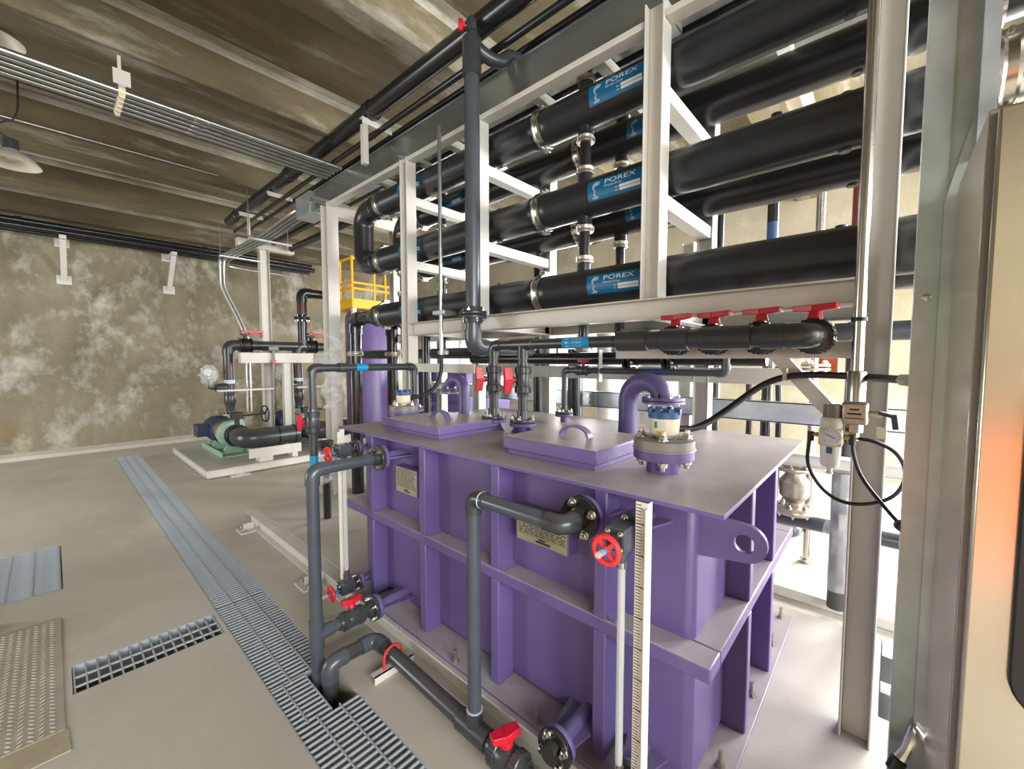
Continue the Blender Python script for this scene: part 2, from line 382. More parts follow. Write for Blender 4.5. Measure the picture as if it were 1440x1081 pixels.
wb = struct(MB().box(-5.0, 7.7, 10.6, 10.8, -0.05, 4.6).build('wall_back', 'wall'))
struct(MB().prism([(10.60, 0.0), (10.48, 0.0), (10.48, 0.06), (10.60, 0.11)], 'x', -5.0, 7.5).build('baseboard_back', 'floor'))
# right wall with two daylight windows
wr = MB(); WIN = [(3.65, 5.55, 0.9, 2.4), (7.2, 10.2, 0.9, 2.4)]
wr.box(7.5, 7.7, -0.6, 10.8, 2.4, 4.6); wr.box(7.5, 7.7, -0.6, 10.8, -0.05, 0.9); wr.box(7.5, 7.7, -5.0, -0.6, 4.25, 4.6); wr.box(7.5, 7.7, -5.0, -4.6, -0.05, 4.25)
for y0, y1 in ((-0.6, 3.65), (5.55, 7.2), (10.2, 10.8)): wr.box(7.5, 7.7, y0, y1, 0.9, 2.4)
struct(wr.build('wall_right', 'wall_lit'))
for i, (y0, y1, z0, z1) in enumerate(WIN):
    wn = MB()
    for z in (z0, z1-0.05, 1.75): wn.box(7.5, 7.56, y0, y1, z, z+0.05)
    root = None
    k = 4 if i else 3
    for j in range(k+1):
        y = y0+(y1-y0-0.05)*j/k; wn.box(7.5, 7.56, y, y+0.05, z0, z1)
    root = struct(wn.build('window_%d' % (i+1), 'ivory'))
    for j in range(k):
        a = y0+(y1-y0-0.05)*j/k+0.05; b = y0+(y1-y0-0.05)*(j+1)/k
        MB().box(7.525, 7.530, a, b, z0+0.05, z1-0.05).build('pane', 'film', root)
# left wall and front wall, with the doors the daylight enters by
wl = MB(); wl.box(-5.2, -5.0, -5.0, 6.3, -0.05, 4.6); wl.box(-5.2, -5.0, 8.9, 10.8, -0.05, 4.6); wl.box(-5.2, -5.0, 6.3, 8.9, 2.8, 4.6)
struct(wl.build('wall_left', 'wall'))
wf = MB(); wf.box(1.2, 2.3, -5.2, -5.0, -0.05, 4.6); wf.box(-5.2, -4.4, -5.2, -5.0, -0.05, 4.6); wf.box(-4.4, 1.2, -5.2, -5.0, -0.05, 1.3); wf.box(-4.4, 1.2, -5.2, -5.0, 3.6, 4.6); wf.box(2.3, 7.7, -5.2, -5.0, 3.6, 4.6); wf.box(7.5, 7.7, -5.2, -5.0, -0.05, 4.6)
struct(wf.build('wall_front', 'wall_lit'))
ceil = struct(MB().box(-5.2, 7.7, -5.2, 10.8, 4.36, 4.6).build('ceiling', 'ceiling'))
for y in (-4.9, -3.0, -1.1, 0.78, 2.70, 4.40, 6.53, 8.53, 10.28):
    # precast stem, slightly tapered
    MB().prism([(y-0.02, 4.36), (y, 3.985), (y+0.33, 3.985), (y+0.36, 4.36)], 'x', -5.0, 7.5).build('ceiling_beam', 'ceiling', ceil, bevel=0.012)
    MB().prism([(y-0.10, 4.359), (y-0.018, 4.355), (y-0.024, 4.30), (y-0.012, 4.27), (y+0.01, 4.37), (y-0.10, 4.37)], 'x', -5.0, 7.5).build('joint_strip', 'efflo', ceil)

# ------------------------------------------------------------------ gratings
def bar_mesh(dx, dy, dz):
    b = MB().box(-dx/2, dx/2, -dy/2, dy/2, -dz, 0); o = b.build('bar', 'grate'); me = o.data
    for v_ in me.vertices: v_.co += o.location
    bpy.data.objects.remove(o); return me
def put(me, name, parent, p):
    o = bpy.data.objects.new(name, me); C.objects.link(o); o.parent = parent; o.location = V(p)-parent.location; return o
BAR_T = bar_mesh(0.288, 0.006, 0.032); BAR_S = bar_mesh(0.163, 0.006, 0.032); ROD1 = bar_mesh(0.006, 1.045, 0.007); EDGE1 = bar_mesh(0.005, 1.045, 0.032)
ROD_S = bar_mesh(0.006, 0.33, 0.007); EDGE_S = bar_mesh(0.005, 0.33, 0.032)
pan = []
y = 9.565
lab = ['farthest trench grating panel, beside the far corner of the pump skid', 'trench grating panel second from the back wall', 'trench grating panel third from the back wall', 'trench grating panel fourth from the back wall',
       'trench grating panel level with the left floor hatch grating', 'trench grating panel ending just beyond the skid end', 'trench grating panel beside the coarse cross grating', 'nearest full trench grating panel at the bottom edge of the photo']
ys = []
yy = 9.57
for i in range(7): ys.append((yy-1.045, yy)); yy -= 1.052
ys.append((0.855, 1.90))
for (y0, y1), lb in zip(ys, lab):
    g = thing('trench_grating', 'galvanised ' + lb, 'grating', (0.805, y0, 0.0), 'trench grating panels')
    yc = (y0+y1)/2
    for xx in (0.6575, 0.9525): put(EDGE1, 'edge_bar', g, (xx, yc, -0.001))
    for xx in (0.755, 0.86): put(ROD1, 'rod', g, (xx, yc, 0.0))
    n = 31
    for k in range(n): put(BAR_T, 'bar', g, (0.805, y0+0.02+(y1-y0-0.04)*k/(n-1), -0.002))
g = thing('cut_trench_grating', 'short notched grating piece around the drain pipes that enter the trench', 'grating', (0.72, 1.91, 0.0))
for xx in (0.6575, 0.822): put(EDGE_S, 'edge_bar', g, (xx, 2.065, -0.001))
put(ROD_S, 'rod', g, (0.715, 2.065, 0.0))
for k in range(10): put(BAR_S, 'bar', g, (0.741, 1.915+0.033*k, -0.002))
CB = bar_mesh(0.007, 0.272, 0.05); CR = bar_mesh(0.628, 0.009, 0.009); CE = bar_mesh(0.628, 0.005, 0.05)
g = thing('cross_trench_grating', 'coarse open-mesh steel grating over the short cross trench', 'grating', (0.32, 3.06, 0.0))
for k in range(15): put(CB, 'bar', g, (0.008+0.0443*k, 3.06, -0.002))
for yv in (2.99, 3.08): put(CR, 'rod', g, (0.318, yv, 0.0))
for yv in (2.924, 3.196): put(CE, 'edge_bar', g, (0.318, yv, -0.001))
LB = bar_mesh(1.17, 0.006, 0.03); LR = bar_mesh(0.010, 1.04, 0.010)
g = thing('floor_hatch_grating', 'square galvanised floor grating at the left edge of the photo', 'grating', (-0.6, 4.89, 0.0))
for k in range(34): put(LB, 'bar', g, (-0.606, 4.375+0.0313*k, -0.002))
for xx in (-0.03, -0.165, -0.29, -0.42, -0.56, -0.70, -0.85, -1.0, -1.15): put(LR, 'rod', g, (xx, 4.89, 0.0))
# checker plate with raised lugs
cp = tag(MB().box(-1.25, -0.03, 2.66, 3.86, 0.001, 0.008).build('checker_plate', 'checker', bevel=0.002), 'dusty steel tread plate with raised lugs lying on the concrete floor', 'floor plate')
lug = MB(); k = 0
for i in range(38):
    for j in range(38):
        cx, cy_ = -1.22+0.032*i, 2.68+0.031*j
        if cx > -0.05: continue
        a = R(42) if (i) % 2 else R(-42); dx, dy = math.cos(a)*0.014, math.sin(a)*0.014; px_, py_ = -math.sin(a)*0.0048, math.cos(a)*0.0048
        lug.add([(cx-dx, cy_-dy, 0.008), (cx+px_, cy_+py_, 0.008), (cx+dx, cy_+dy, 0.008), (cx-px_, cy_-py_, 0.008), (cx-dx*.6, cy_-dy*.6, 0.0125), (cx+dx*.6, cy_+dy*.6, 0.0125)],
                [(0, 3, 4), (3, 2, 5, 4), (2, 1, 5), (1, 0, 4, 5)])
o = lug.build('raised_lugs', 'checker', cp); o['kind'] = 'stuff'
tag(MB().prism([(-1.25, 2.50), (-0.015, 2.50), (-0.02, 2.66), (-1.25, 2.66)], 'z', 0.0005, 0.006).build('mortar_patch', concrete('pale_mortar', srgb(190, 178, 150), srgb(160, 148, 120), srgb(205, 198, 180), s1=3, s2=6)), 'pale rough mortar strip in front of the tread plate', 'mortar')
# shoe at the left edge
sh = thing('shoe', 'white and grey sneaker toe at the left edge beside the floor grating', 'shoe', (-0.44, 4.05, 0.0))
b = MB(); up = [(0.0, 0.035), (0.05, 0.045), (0.12, 0.05), (0.2, 0.045), (0.27, 0.036)]
def shoe_sec(t, hgt, wid, x0): return [(x0-0.27*t, 4.06+wid*math.cos(a), 0.02+hgt*max(0, math.sin(a))) for a in [math.pi*i/8 for i in range(9)]]
secs = [shoe_sec(t, hh, ww, -0.325) for t, hh, ww in ((0, 0.03, 0.025), (0.12, 0.055, 0.042), (0.35, 0.065, 0.048), (0.6, 0.09, 0.044), (1.0, 0.1, 0.036))]
for s_ in secs: b.v += s_
for i in range(4):
    for j in range(8): b.f.append((i*9+j, i*9+j+1, (i+1)*9+j+1, (i+1)*9+j))
b.f.append(tuple(range(36, 45)))
b.build('upper', 'lampsh', sh)
MB().prism([(-0.318, 4.06), (-0.335, 4.095), (-0.42, 4.112), (-0.60, 4.10), (-0.60, 4.02), (-0.42, 4.008), (-0.335, 4.025)], 'z', 0.001, 0.022).build('sole', 'print', sh, bevel=0.004)

# ------------------------------------------------------------------ equipment skid under tank and rack
DZ = 0.13
sk = thing('equipment_skid', 'large ivory steel skid deck carrying the purple tank and pipe rack', 'skid', (2.1, 1.8, 0.0))
MB().hbeam('y', -1.2, 4.76, (1.30, 0.063), (0.10, 0.126), 0.009, 'z').build('edge_beam', 'ivory', sk, bevel=0.003)
MB().hbeam('y', -1.2, 4.76, (2.925, 0.063), (0.10, 0.126), 0.009, 'z').build('edge_beam', 'ivory', sk, bevel=0.003)
for yv in (-1.1, 0.6, 2.3, 4.70): MB().hbeam('x', 1.31, 2.91, (yv, 0.06), (0.10, 0.118), 0.008, 'z').build('cross_beam', 'ivory', sk)
MB().box(1.345, 2.975, -1.2, 4.76, 0.1265, DZ).build('deck_plate', 'deck', sk)
for yv in (4.55, 3.10):
    b = MB().box(1.13, 1.27, yv-0.09, yv+0.09, 0.0, 0.012); b.box(1.17, 1.26, yv-0.004, yv+0.004, 0.012, 0.07)
    ft = b.build('foot_plate', 'ivory', sk)
    for q in (-0.06, 0.06): bolt(ft, (1.17, yv+q, 0.012), (0, 0, 1), 0.014)

# ------------------------------------------------------------------ purple tank
tk = thing('process_tank', 'purple ribbed steel tank with flat overhanging lid, under the pipe rack', 'tank', (2.07, 1.56, DZ))
X0, X1, Y0, Y1, ZT = 1.42, 2.73, 0.455, 2.665, 1.18
MB().box(X0, X1, Y0, Y1, DZ+0.012, ZT).build('shell', 'purple_c', tk, bevel=0.03)
MB().box(1.272, 2.865, 0.355, 2.765, DZ+0.0005, DZ+0.014).build('base_flange', 'purple', tk, bevel=0.003)
MB().box(1.30, 2.845, 0.338, 2.785, ZT, ZT+0.016).build('lid', 'purple', tk, bevel=0.003)
ZR = 0.668
for yv in (0.76, 1.305, 1.86, 2.405):      # vertical stiffeners, front and back, in two lengths
    for z0, z1 in ((DZ+0.014, ZR-0.026), (ZR+0.026, ZT)):
        MB().box(1.322, X0+0.01, yv-0.026, yv+0.026, z0, z1).build('stiffener', 'purple_c', tk, bevel=0.006)
    MB().box(X1-0.01, X1+0.09, yv-0.026, yv+0.026, DZ+0.014, ZT).build('stiffener', 'purple_c', tk, bevel=0.006)
for xv in (1.83, 2.28):
    for ya, yb in ((Y0-0.085, Y0+0.01), (Y1-0.01, Y1+0.085)):
        for z0, z1 in ((DZ+0.014, ZR-0.026), (ZR+0.026, ZT)):
            MB().box(xv-0.026, xv+0.026, ya, yb, z0, z1).build('stiffener', 'purple_c', tk, bevel=0.006)
def webbed(yv, za, zb):  # little fillet plates where stiffeners cross
    pass
b = MB(); b.box(1.322, X0+0.01, Y0-0.085, Y1+0.085, ZR-0.026, ZR+0.026); b.build('girth_rib', 'purple', tk, bevel=0.006)
b = MB(); b.box(X1-0.01, X1+0.09, Y0-0.085, Y1+0.085, ZR-0.026, ZR+0.026); b.build('girth_rib', 'purple', tk, bevel=0.006)
for ya, yb in ((Y0-0.085, Y0+0.01), (Y1-0.01, Y1+0.085)):
    MB().box(X0+0.012, X1-0.012, ya, yb, ZR-0.026, ZR+0.026).build('girth_rib', 'purple', tk, bevel=0.006)
# rounded gussets at the crossings (front)
for yv in (0.76, 1.305, 1.86, 2.405):
    for sy in (-1, 1):
        for sz in (-1, 1):
            pts = [(yv+sy*0.025, ZR+sz*0.025)]+[(yv+sy*(0.025+0.035*(1-math.sin(a))), ZR+sz*(0.025+0.035*(1-math.cos(a)))) for a in [math.pi/2*i/5 for i in range(6)]]
            MB().prism(pts, 'x', 1.333, X0+0.004).build('fillet', 'purple_c', tk)
# lifting lug
lg = []
for a in [R(-78)+R(156)*i/12 for i in range(13)]: lg.append((0.315-0.062*math.cos(a), 1.068+0.062*math.sin(a)))
hole = [(0.317+0.030*math.cos(2*math.pi*i/20), 1.066+0.030*math.sin(2*math.pi*i/20)) for i in range(20)]
outer = [(0.47, 0.985)] + lg + [(0.47, 1.14)]
bmm = bmesh.new()
def lug_mesh(x0, x1):
    # plate with a hole: bridge outer and hole loops by triangulating with edges
    bm_ = bmesh.new(); eo = [bm_.verts.new((0, p[0], p[1])) for p in outer]; ei = [bm_.verts.new((0, p[0], p[1])) for p in hole]
    es = [bm_.edges.new((eo[i], eo[(i+1) % len(eo)])) for i in range(len(eo))]+[bm_.edges.new((ei[i], ei[(i+1) % len(ei)])) for i in range(len(ei))]
    bmesh.ops.triangle_fill(bm_, use_beauty=True, edges=es)
    bm_.verts.ensure_lookup_table(); bm_.verts.index_update()
    vs = [tuple(v_.co) for v_ in bm_.verts]; fs = [tuple(v_.index for v_ in f.verts) for f in bm_.faces]; no, ni = len(outer), len(hole); bm_.free()
    mb = MB(); n = len(vs)
    mb.add([(x0, p[1], p[2]) for p in vs]+[(x1, p[1], p[2]) for p in vs],
           fs+[tuple(i+n for i in reversed(f)) for f in fs]+[(i, (i+1) % no, n+(i+1) % no, n+i) for i in range(no)]+[(no+i, no+(i+1) % ni, n+no+(i+1) % ni, n+no+i) for i in range(ni)])
    return mb
lug_mesh(1.45, 1.468).build('lifting_lug', 'purple_c', tk)
for p in ((1.60, 0.405), (2.05, 0.40), (2.50, 0.40), (2.80, 0.41), (1.292, 1.55), (1.292, 1.03)):
    bb = MB().cyl((p[0], p[1], DZ+0.014), (p[0], p[1], DZ+0.075), 0.008, 10); bb.lathe((p[0], p[1], DZ+0.014), (0, 0, 1), [(0.02, 0), (0.02, 0.004), (0.014, 0.004), (0.014, 0.02)], 6)
    bb.build('anchor_bolt', 'castst', tk)
def nameplate(y0, y1, z0, z1, lines):
    p = MB().box(1.362, X0+0.005, y0, y1, z0, z1).build('nameplate_box', 'purple_c', tk)
    q = MB().box(1.3605, 1.3622, y0+0.006, y1-0.006, z0+0.006, z1-0.006).build('nameplate', 'plate', p)
    return p
for (y0, y1, z0, z1) in ((1.955, 2.175, 0.862, 1.02), (0.925, 1.205, 0.855, 1.005)):
    p = nameplate(y0, y1, z0, z1, 0); b = MB(); rr = random.Random(3)
    wv = y1-y0; hv = z1-z0
    for k in range(11):
        zz = z1-0.018-hv*0.06*k; yy = y1-0.015
        while yy > y0+0.03:
            ln = rr.uniform(0.01, 0.035); b.box(1.3598, 1.3606, max(yy-ln, y0+0.015), yy, zz, zz+0.0035); yy -= ln+rr.uniform(0.004, 0.012)
    b.box(1.3598, 1.3606, y0+0.01, y1-0.01, z0+hv*0.24, z0+hv*0.245)
    b.box(1.3598, 1.3606, y0+wv*0.33, y0+wv*0.6, z0+hv*0.10, z0+hv*0.15); b.box(1.3598, 1.3606, y0+wv*0.42, y0+wv*0.55, z0+hv*0.17, z0+hv*0.21)
    o = b.build('printed_lines', 'inkblack', p); o['kind'] = 'stuff'
def nozzle(c, d, l, r, Rf, t=0.022, brace=True):
    """stub, purple flange and gusset plates; returns face position"""
    c = V(c); d = V(d)
    nz = MB().cyl(c-d*0.02, c+d*l, r, 24); nz.lathe(c+d*(l-t), d, [(Rf*0.98, 0), (Rf, 0.002), (Rf, t-0.002), (Rf*0.98, t)], 28)
    o = nz.build('nozzle', 'purple_c', tk)
    if brace:
        _, u, v = frame(d)
        for q in (u, -u):
            a = c+d*(l-t); e = MB(); th = d.cross(q)*0.004
            tri = [c+q*(r*0.9), c+q*(r+0.06), a+q*(r+0.02), a+q*(r*0.9)]
            e.add([p-th for p in tri]+[p+th for p in tri], [(3, 2, 1, 0), (4, 5, 6, 7)]+[(i, (i+1) % 4, 4+(i+1) % 4, 4+i) for i in range(4)])
            e.build('gusset', 'purple_c', o)
    return c+d*l
NX = V((-1, 0, 0))
nozzle((1.42, 2.165, 1.085), NX, 0.165, 0.03, 0.072)
nozzle((1.42, 0.80, 1.085), NX, 0.155, 0.032, 0.075)
nozzle((1.42, 2.16, 0.215), NX, 0.22, 0.03, 0.070)
nozzle((1.42, 0.86, 0.215), NX, 0.22, 0.03, 0.070)
for yv in (0.61, 2.50):
    nozzle((1.42, yv, 1.09), NX, 0.14, 0.018, 0.052, 0.016)
    nozzle((1.42, yv, 0.215), NX, 0.14, 0.018, 0.052, 0.016)
UP = V((0, 0, 1)); LZ = ZT+0.016
nozzle((1.662, 0.668, LZ), UP, 0.095, 0.066, 0.118, 0.038, False)
nozzle((1.70, 2.60, LZ), UP, 0.085, 0.06, 0.105, 0.034, False)
for p in ((1.93, 1.905), (1.93, 1.655)): nozzle((p[0], p[1], LZ), UP, 0.07, 0.035, 0.082, 0.02)
nozzle((1.82, 2.64, LZ), UP, 0.085, 0.028, 0.066, 0.02)
nozzle((2.52, 1.76, LZ), UP, 0.06, 0.028, 0.066, 0.02, False)
# hatches
def hatch(x0, x1, y0, y1, zt, label):
    h = thing('hatch_cover', label, 'hatch', ((x0+x1)/2, (y0+y1)/2, LZ))
    MB().box(x0+0.018, x1-0.018, y0+0.018, y1-0.018, LZ, LZ+0.03).build('coaming', 'purple_c', h, bevel=0.003)
    MB().box(x0, x1, y0, y1, LZ+0.026, zt).build('cover', 'purple', h, bevel=0.006)
    cx, cyv = (x0+x1)/2, (y0+y1)/2; b = MB(); arc = [(math.cos(math.pi*i/12), math.sin(math.pi*i/12)) for i in range(13)]
    ring = [(cyv+0.085*c_, zt-0.003+0.055*s_) for c_, s_ in arc]+[(cyv+0.075*c_, zt-0.003+0.046*s_) for c_, s_ in reversed(arc)]
    n = len(ring); vs = [(cx-0.02, p[0], p[1]) for p in ring]+[(cx+0.02, p[0], p[1]) for p in ring]; fs = []
    k = 13
    for i in range(12):
        a, b2, c2, d2 = i, i+1, n-2-i, n-1-i
        fs += [(a, b2, c2, d2), (n+d2, n+c2, n+b2, n+a), (a, n+a, n+b2, b2), (d2, c2, n+c2, n+d2)]
    b.add(vs, fs); b.build('handle', 'purple_c', h)
    return h
hatch(1.455, 1.93, 0.855, 1.375, 1.283, 'purple hatch cover beside the cream and blue level transmitter')
hatch(1.435, 1.93, 1.855, 2.45, 1.272, 'purple hatch cover nearest the left corner of the tank lid')
# gooseneck vents (welded to the lid)
def goose(x, y, dy, r, ztop, zend, label):
    b = thing('gooseneck_vent', label, 'vent pipe', (x, y, LZ)); Rb = abs(dy)/2
    path = [V((x, y, LZ-0.01)), V((x, y, ztop-Rb-r))]
    zc = ztop-Rb-r
    for i in range(1, 17):
        a = math.pi*i/16; path.append(V((x, y+dy/2-dy/2*math.cos(a), zc+Rb*math.sin(a))))
    path.append(V((x, y+dy, zend+0.02)))
    MB().tube(path, r, 22).build('neck', 'purple_c', b)
    for i, z in enumerate((zend, zend-0.02)):
        f = MB().lathe((x, y+dy, z), (0, 0, -1), [(r*2.1, 0), (r*2.1, 0.015)], 28).build('flange', 'purple_c', b)
        if i == 1:
            for k in range(4):
                a = R(45)+k*R(90); bolt(f, (x+r*1.55*math.cos(a), y+dy+r*1.55*math.sin(a), z-0.015), (0, 0, -1), 0.011)
        else:
            for k in range(4):
                a = R(45)+k*R(90); bolt(f, (x+r*1.55*math.cos(a), y+dy+r*1.55*math.sin(a), z), (0, 0, 1), 0.009)
    return b
goose(2.42, 1.205, -0.225, 0.058, 1.575, 1.43, 'large purple gooseneck vent pipe behind the cream level transmitter')
goose(2.30, 2.62, 0.20, 0.047, 1.535, 1.41, 'purple gooseneck vent pipe at the far end of the tank lid')
# level transmitters
def transmitter(x, y, z, s, label, sticker):
    t = thing('level_transmitter', label, 'transmitter', (x, y, z))
    f = MB().lathe((x, y, z), (0, 0, 1), [(0.122*s, 0), (0.122*s, 0.004), (0.122*s*0.99, 0.006), (0.118*s, 0.008), (0.118*s, 0.04), (0.112*s, 0.044)], 36).build('flange', 'greypaint', t)
    for k in range(4):
        a = R(20)+R(90)*k; p = V((x+0.088*s*math.cos(a), y+0.088*s*math.sin(a), z+0.044)); bolt(f, p, (0, 0, 1), 0.019*s); bolt(f, p-V((0, 0, 0.085*s)), (0, 0, -1), 0.019*s)
    MB().lathe((x, y, z+0.044), (0, 0, 1), [(0.036*s, 0), (0.036*s, 0.02), (0.03*s, 0.02), (0.03*s, 0.035)], 6).build('neck', 'castst', t)
    MB().lathe((x, y, z+0.050), (0, 0, 1), [(0.04*s, 0), (0.054*s, 0.010), (0.057*s, 0.02), (0.060*s, 0.070*s), (0.060*s, 0.077*s)], 32).build('housing', 'cream', t)
    cz = z+0.050+0.075*s; cb = MB().lathe((x, y, cz), (0, 0, 1), [(0.063*s, 0), (0.063*s, 0.026), (0.054*s, 0.032)], 28)
    for k in range(8):
        a = R(45)*k; q = V((math.cos(a), math.sin(a), 0)); cb.bar(V((x, y, cz+0.028))+q*0.046*s, V((x, y, cz+0.028))+q*0.066*s, 0.02*s, 0.022*s)
    cb.build('cap', 'cap_blue', t)
    if sticker:
        def patch(a0, a1, z0, z1, m, nm, off=0.0008):
            b = MB(); n = 8
            for i in range(n+1):
                a = R(a0+(a1-a0)*i/n); r0 = 0.0572*s+off
                for zz in (z0, z1):
                    rr = r0+(zz-(z+0.07))*0.05; b.v.append((x+rr*math.cos(a), y+rr*math.sin(a), zz))
            for i in range(n): b.f.append((2*i, 2*i+2, 2*i+3, 2*i+1))
            b.build(nm, m, t)
        patch(164, 205, z+0.088, z+0.114, 'print', 'label'); patch(164, 176, z+0.088, z+0.114, 'green', 'label', 0.0012)
        patch(178, 204, z+0.066, z+0.080, 'yprint', 'label')
    return t
transmitter(1.662, 0.668, LZ+0.0955, 1.0, 'cream and blue level transmitter on a grey flange near the front corner', True)
transmitter(1.70, 2.60, LZ+0.0855, 0.86, 'cream and blue level transmitter at the far left end of the lid', False)

# ------------------------------------------------------------------ pipe rack frame
RX0, RX1 = 2.07, 2.17; BX0, BX1 = 2.90, 3.00
rk = thing('pipe_rack', 'tall ivory steel H-beam rack holding rows of black membrane modules', 'rack', (2.5, 2.2, DZ))
for (yv, z0) in ((0.045, DZ), (0.927, 1.967), (2.235, 1.967), (3.125, DZ), (4.66, DZ)):
    zt_ = 3.425 if 0.9 < yv < 1 else 3.36
    wv = 0.10 if yv < 4 else 0.15
    MB().hbeam('z', z0, zt_, (2.12 if yv < 4 else 2.135, yv), (0.10 if yv < 4 else 0.13, wv), 0.008, 'y').build('column', 'ivory', rk, bevel=0.003)
    MB().hbeam('z', DZ if z0 > 1 else z0, 3.40, (2.95, yv), (0.10, 0.10), 0.008, 'y').build('column', 'ivory', rk, bevel=0.003)
MB().hbeam('y', 0.097, 3.073, (2.12, 1.914), (0.10, 0.105), 0.008, 'z').build('beam', 'ivory', rk, bevel=0.003)
MB().hbeam('y', 0.097, 3.073, (2.95, 1.914), (0.10, 0.105), 0.008, 'z').build('beam', 'ivory', rk, bevel=0.003)
MB().hbeam('y', 3.18, 4.60, (2.95, 1.914), (0.10, 0.105), 0.008, 'z').build('beam', 'ivory', rk, bevel=0.003)
for yv in (0.045, 0.927, 2.235, 3.125):
    for zt in (1.967, 2.512, 3.055):
        if zt < 2: MB().hbeam('x', 2.172, 2.898, (yv, zt-0.05), (0.09, 0.10), 0.008, 'z').build('cross_beam', 'ivory', rk)
        else: MB().box(2.172, 2.898, yv-0.04, yv+0.04, zt-0.075, zt-0.002).build('cross_beam', 'ivory', rk, bevel=0.004)
MB().box(2.172, 2.898, 4.60, 4.72, 3.235, 3.355).build('cross_beam', 'ivory', rk, bevel=0.003)
MB().box(2.085, 2.165, 0.097, 0.875, 3.325, 3.36).build('top_beam', 'ivory', rk, bevel=0.003)
MB().box(2.085, 2.165, 0.98, 4.58, 3.325, 3.36).build('top_beam', 'ivory', rk, bevel=0.003)
MB().box(2.91, 2.99, -0.4, 4.60, 3.40, 3.46).build('top_beam', 'ivory', rk, bevel=0.003)
for yv in (0.5, 1.32, 1.8, 2.7, 3.75): MB().box(2.167, 2.908, yv-0.035, yv+0.035, 3.365, 3.425).build('top_cross_beam', 'ivory', rk, bevel=0.003)
# low bracket beam with a diagonal brace beside the near column
MB().box(2.09, 2.15, 0.097, 1.12, 1.657, 1.722).build('bracket_beam', 'ivory', rk, bevel=0.003)
MB().bar((2.12, 0.365, 1.675), (2.12, 0.085, 1.345), 0.055, 0.055, (1, 0, 0)).build('brace', 'ivory', rk, bevel=0.003)
MB().box(2.10, 2.118, 2.28, 3.07, 1.55, 1.62).build('bracket_beam', 'ivory', rk)
MB().box(2.905, 2.995, 0.4, 3.07, 1.50, 1.60).build('bracket_beam', 'ivory', rk)

# ------------------------------------------------------------------ membrane modules
MR = 0.115; ZL = (2.104, 2.652, 3.20); XR = (2.30, 2.775); YL = (1.775, 3.80)
def wrap(vs, u0, v0, r, axis_x, axis_z, ystart):
    out = []
    for p in vs:
        u, v = p[0]+u0, p[1]+v0; th = v/r
        out.append((axis_x-r*math.cos(th), ystart-u, axis_z+r*math.sin(th)))
    return out
def patch_wrap(u0, u1, v0, v1, r, ax, az, ys_, n=10):
    b = MB()
    for i in range(n+1):
        v = v0+(v1-v0)*i/n
        for u in (u0, u1): b.v.append((ax-r*math.cos(v/r), ys_-u, az+r*math.sin(v/r)))
    for i in range(n): b.f.append((2*i, 2*i+1, 2*i+3, 2*i+2))
    return b
def module(x, z, yl, label):
    """housing from yl-0.02 (far clamp) towards the camera side, 1.92 long"""
    m = thing('membrane_module', label, 'membrane module', (x, yl-1.0, z-MR), 'black membrane filter modules')
    y0 = yl-1.995; y1 = yl-0.025
    MB().lathe((x, y0, z), (0, 1, 0), [(MR*0.985, 0), (MR, 0.01), (MR, 0.055), (MR*0.985, 0.06), (MR*0.985, y1-y0-0.06), (MR, y1-y0-0.055), (MR, y1-y0-0.01), (MR*0.985, y1-y0)], 40).build('housing', 'module', m)
    coupling(m, (x, yl, z), (0, 1, 0), MR*1.0, 0.062, 'steel', 'clamp')
    for sg in (-1, 1):
        MB().cyl((x, yl-0.315, z), (x, yl-0.315, z+sg*(MR+0.035)), 0.046, 20).build('port', 'module', m)
        MB().cyl((x, yl-1.60, z), (x, yl-1.60, z+sg*(MR+0.006)), 0.022, 14).build('port', 'module', m)
    ys_ = yl-0.405; lb = patch_wrap(0, 0.350, -0.066, 0.052, MR+0.0006, x, z, ys_).build('label', 'blue', m)
    RT = MR+0.0016
    def txt(s_, size, u, v, nm, st=1.0):
        vs, fs = text2d(s_, size); vs = [(p[0]*st, p[1], 0) for p in vs]; b = MB(); b.add(wrap(vs, u, v, RT, x, z, ys_), fs); b.build(nm, 'print', lb)
    txt('POREX', 0.038, 0.110, 0.013, 'lettering', 1.62); txt('Filtration Group', 0.0155, 0.110, -0.005, 'lettering', 1.08)
    for v0 in (-0.030, -0.047): patch_wrap(0.205, 0.330, v0, v0+0.014, RT, x, z, ys_, 3).build('blank_field', 'print', lb)
    lg_ = MB()
    def arc(cu, cv, rad, wd, a0, a1):
        n = 14; vs = []
        for i in range(n+1):
            a = R(a0+(a1-a0)*i/n); tp = math.sin(math.pi*i/n)*0.8+0.2
            for q in (rad-wd*tp/2, rad+wd*tp/2): vs.append((cu+q*math.cos(a), cv+q*math.sin(a), 0))
        lg_.add(wrap(vs, 0, 0, RT, x, z, ys_), [(2*i, 2*i+1, 2*i+3, 2*i+2) for i in range(n)])
    for rad, a0, a1 in ((0.028, 40, 265), (0.022, 30, 230), (0.016, 20, 200), (0.010, 10, 180)): arc(0.064, 0.010, rad, 0.0035, a0, a1)
    for rad in (0.018, 0.013): arc(0.060, -0.030, rad, 0.003, 110, 290)
    lg_.build('logo', 'print', lb)
    b = MB()
    for v0, ln in ((-0.050, 0.042), (-0.056, 0.036)):
        q = patch_wrap(0.03, 0.03+ln, v0, v0+0.0025, RT, x, z, ys_, 1); b.add(q.v, q.f)
    for v0 in (-0.026, -0.043):
        q = patch_wrap(0.178, 0.196, v0, v0+0.003, RT, x, z, ys_, 1); b.add(q.v, q.f)
    o = b.build('small_print', 'print', lb); o['kind'] = 'stuff'
    return m
lvl = ('bottom', 'middle', 'top'); rown = ('front row', 'rear row'); endn = ('near', 'far')
m0 = module(XR[0], ZL[0], YL[0], 'x')
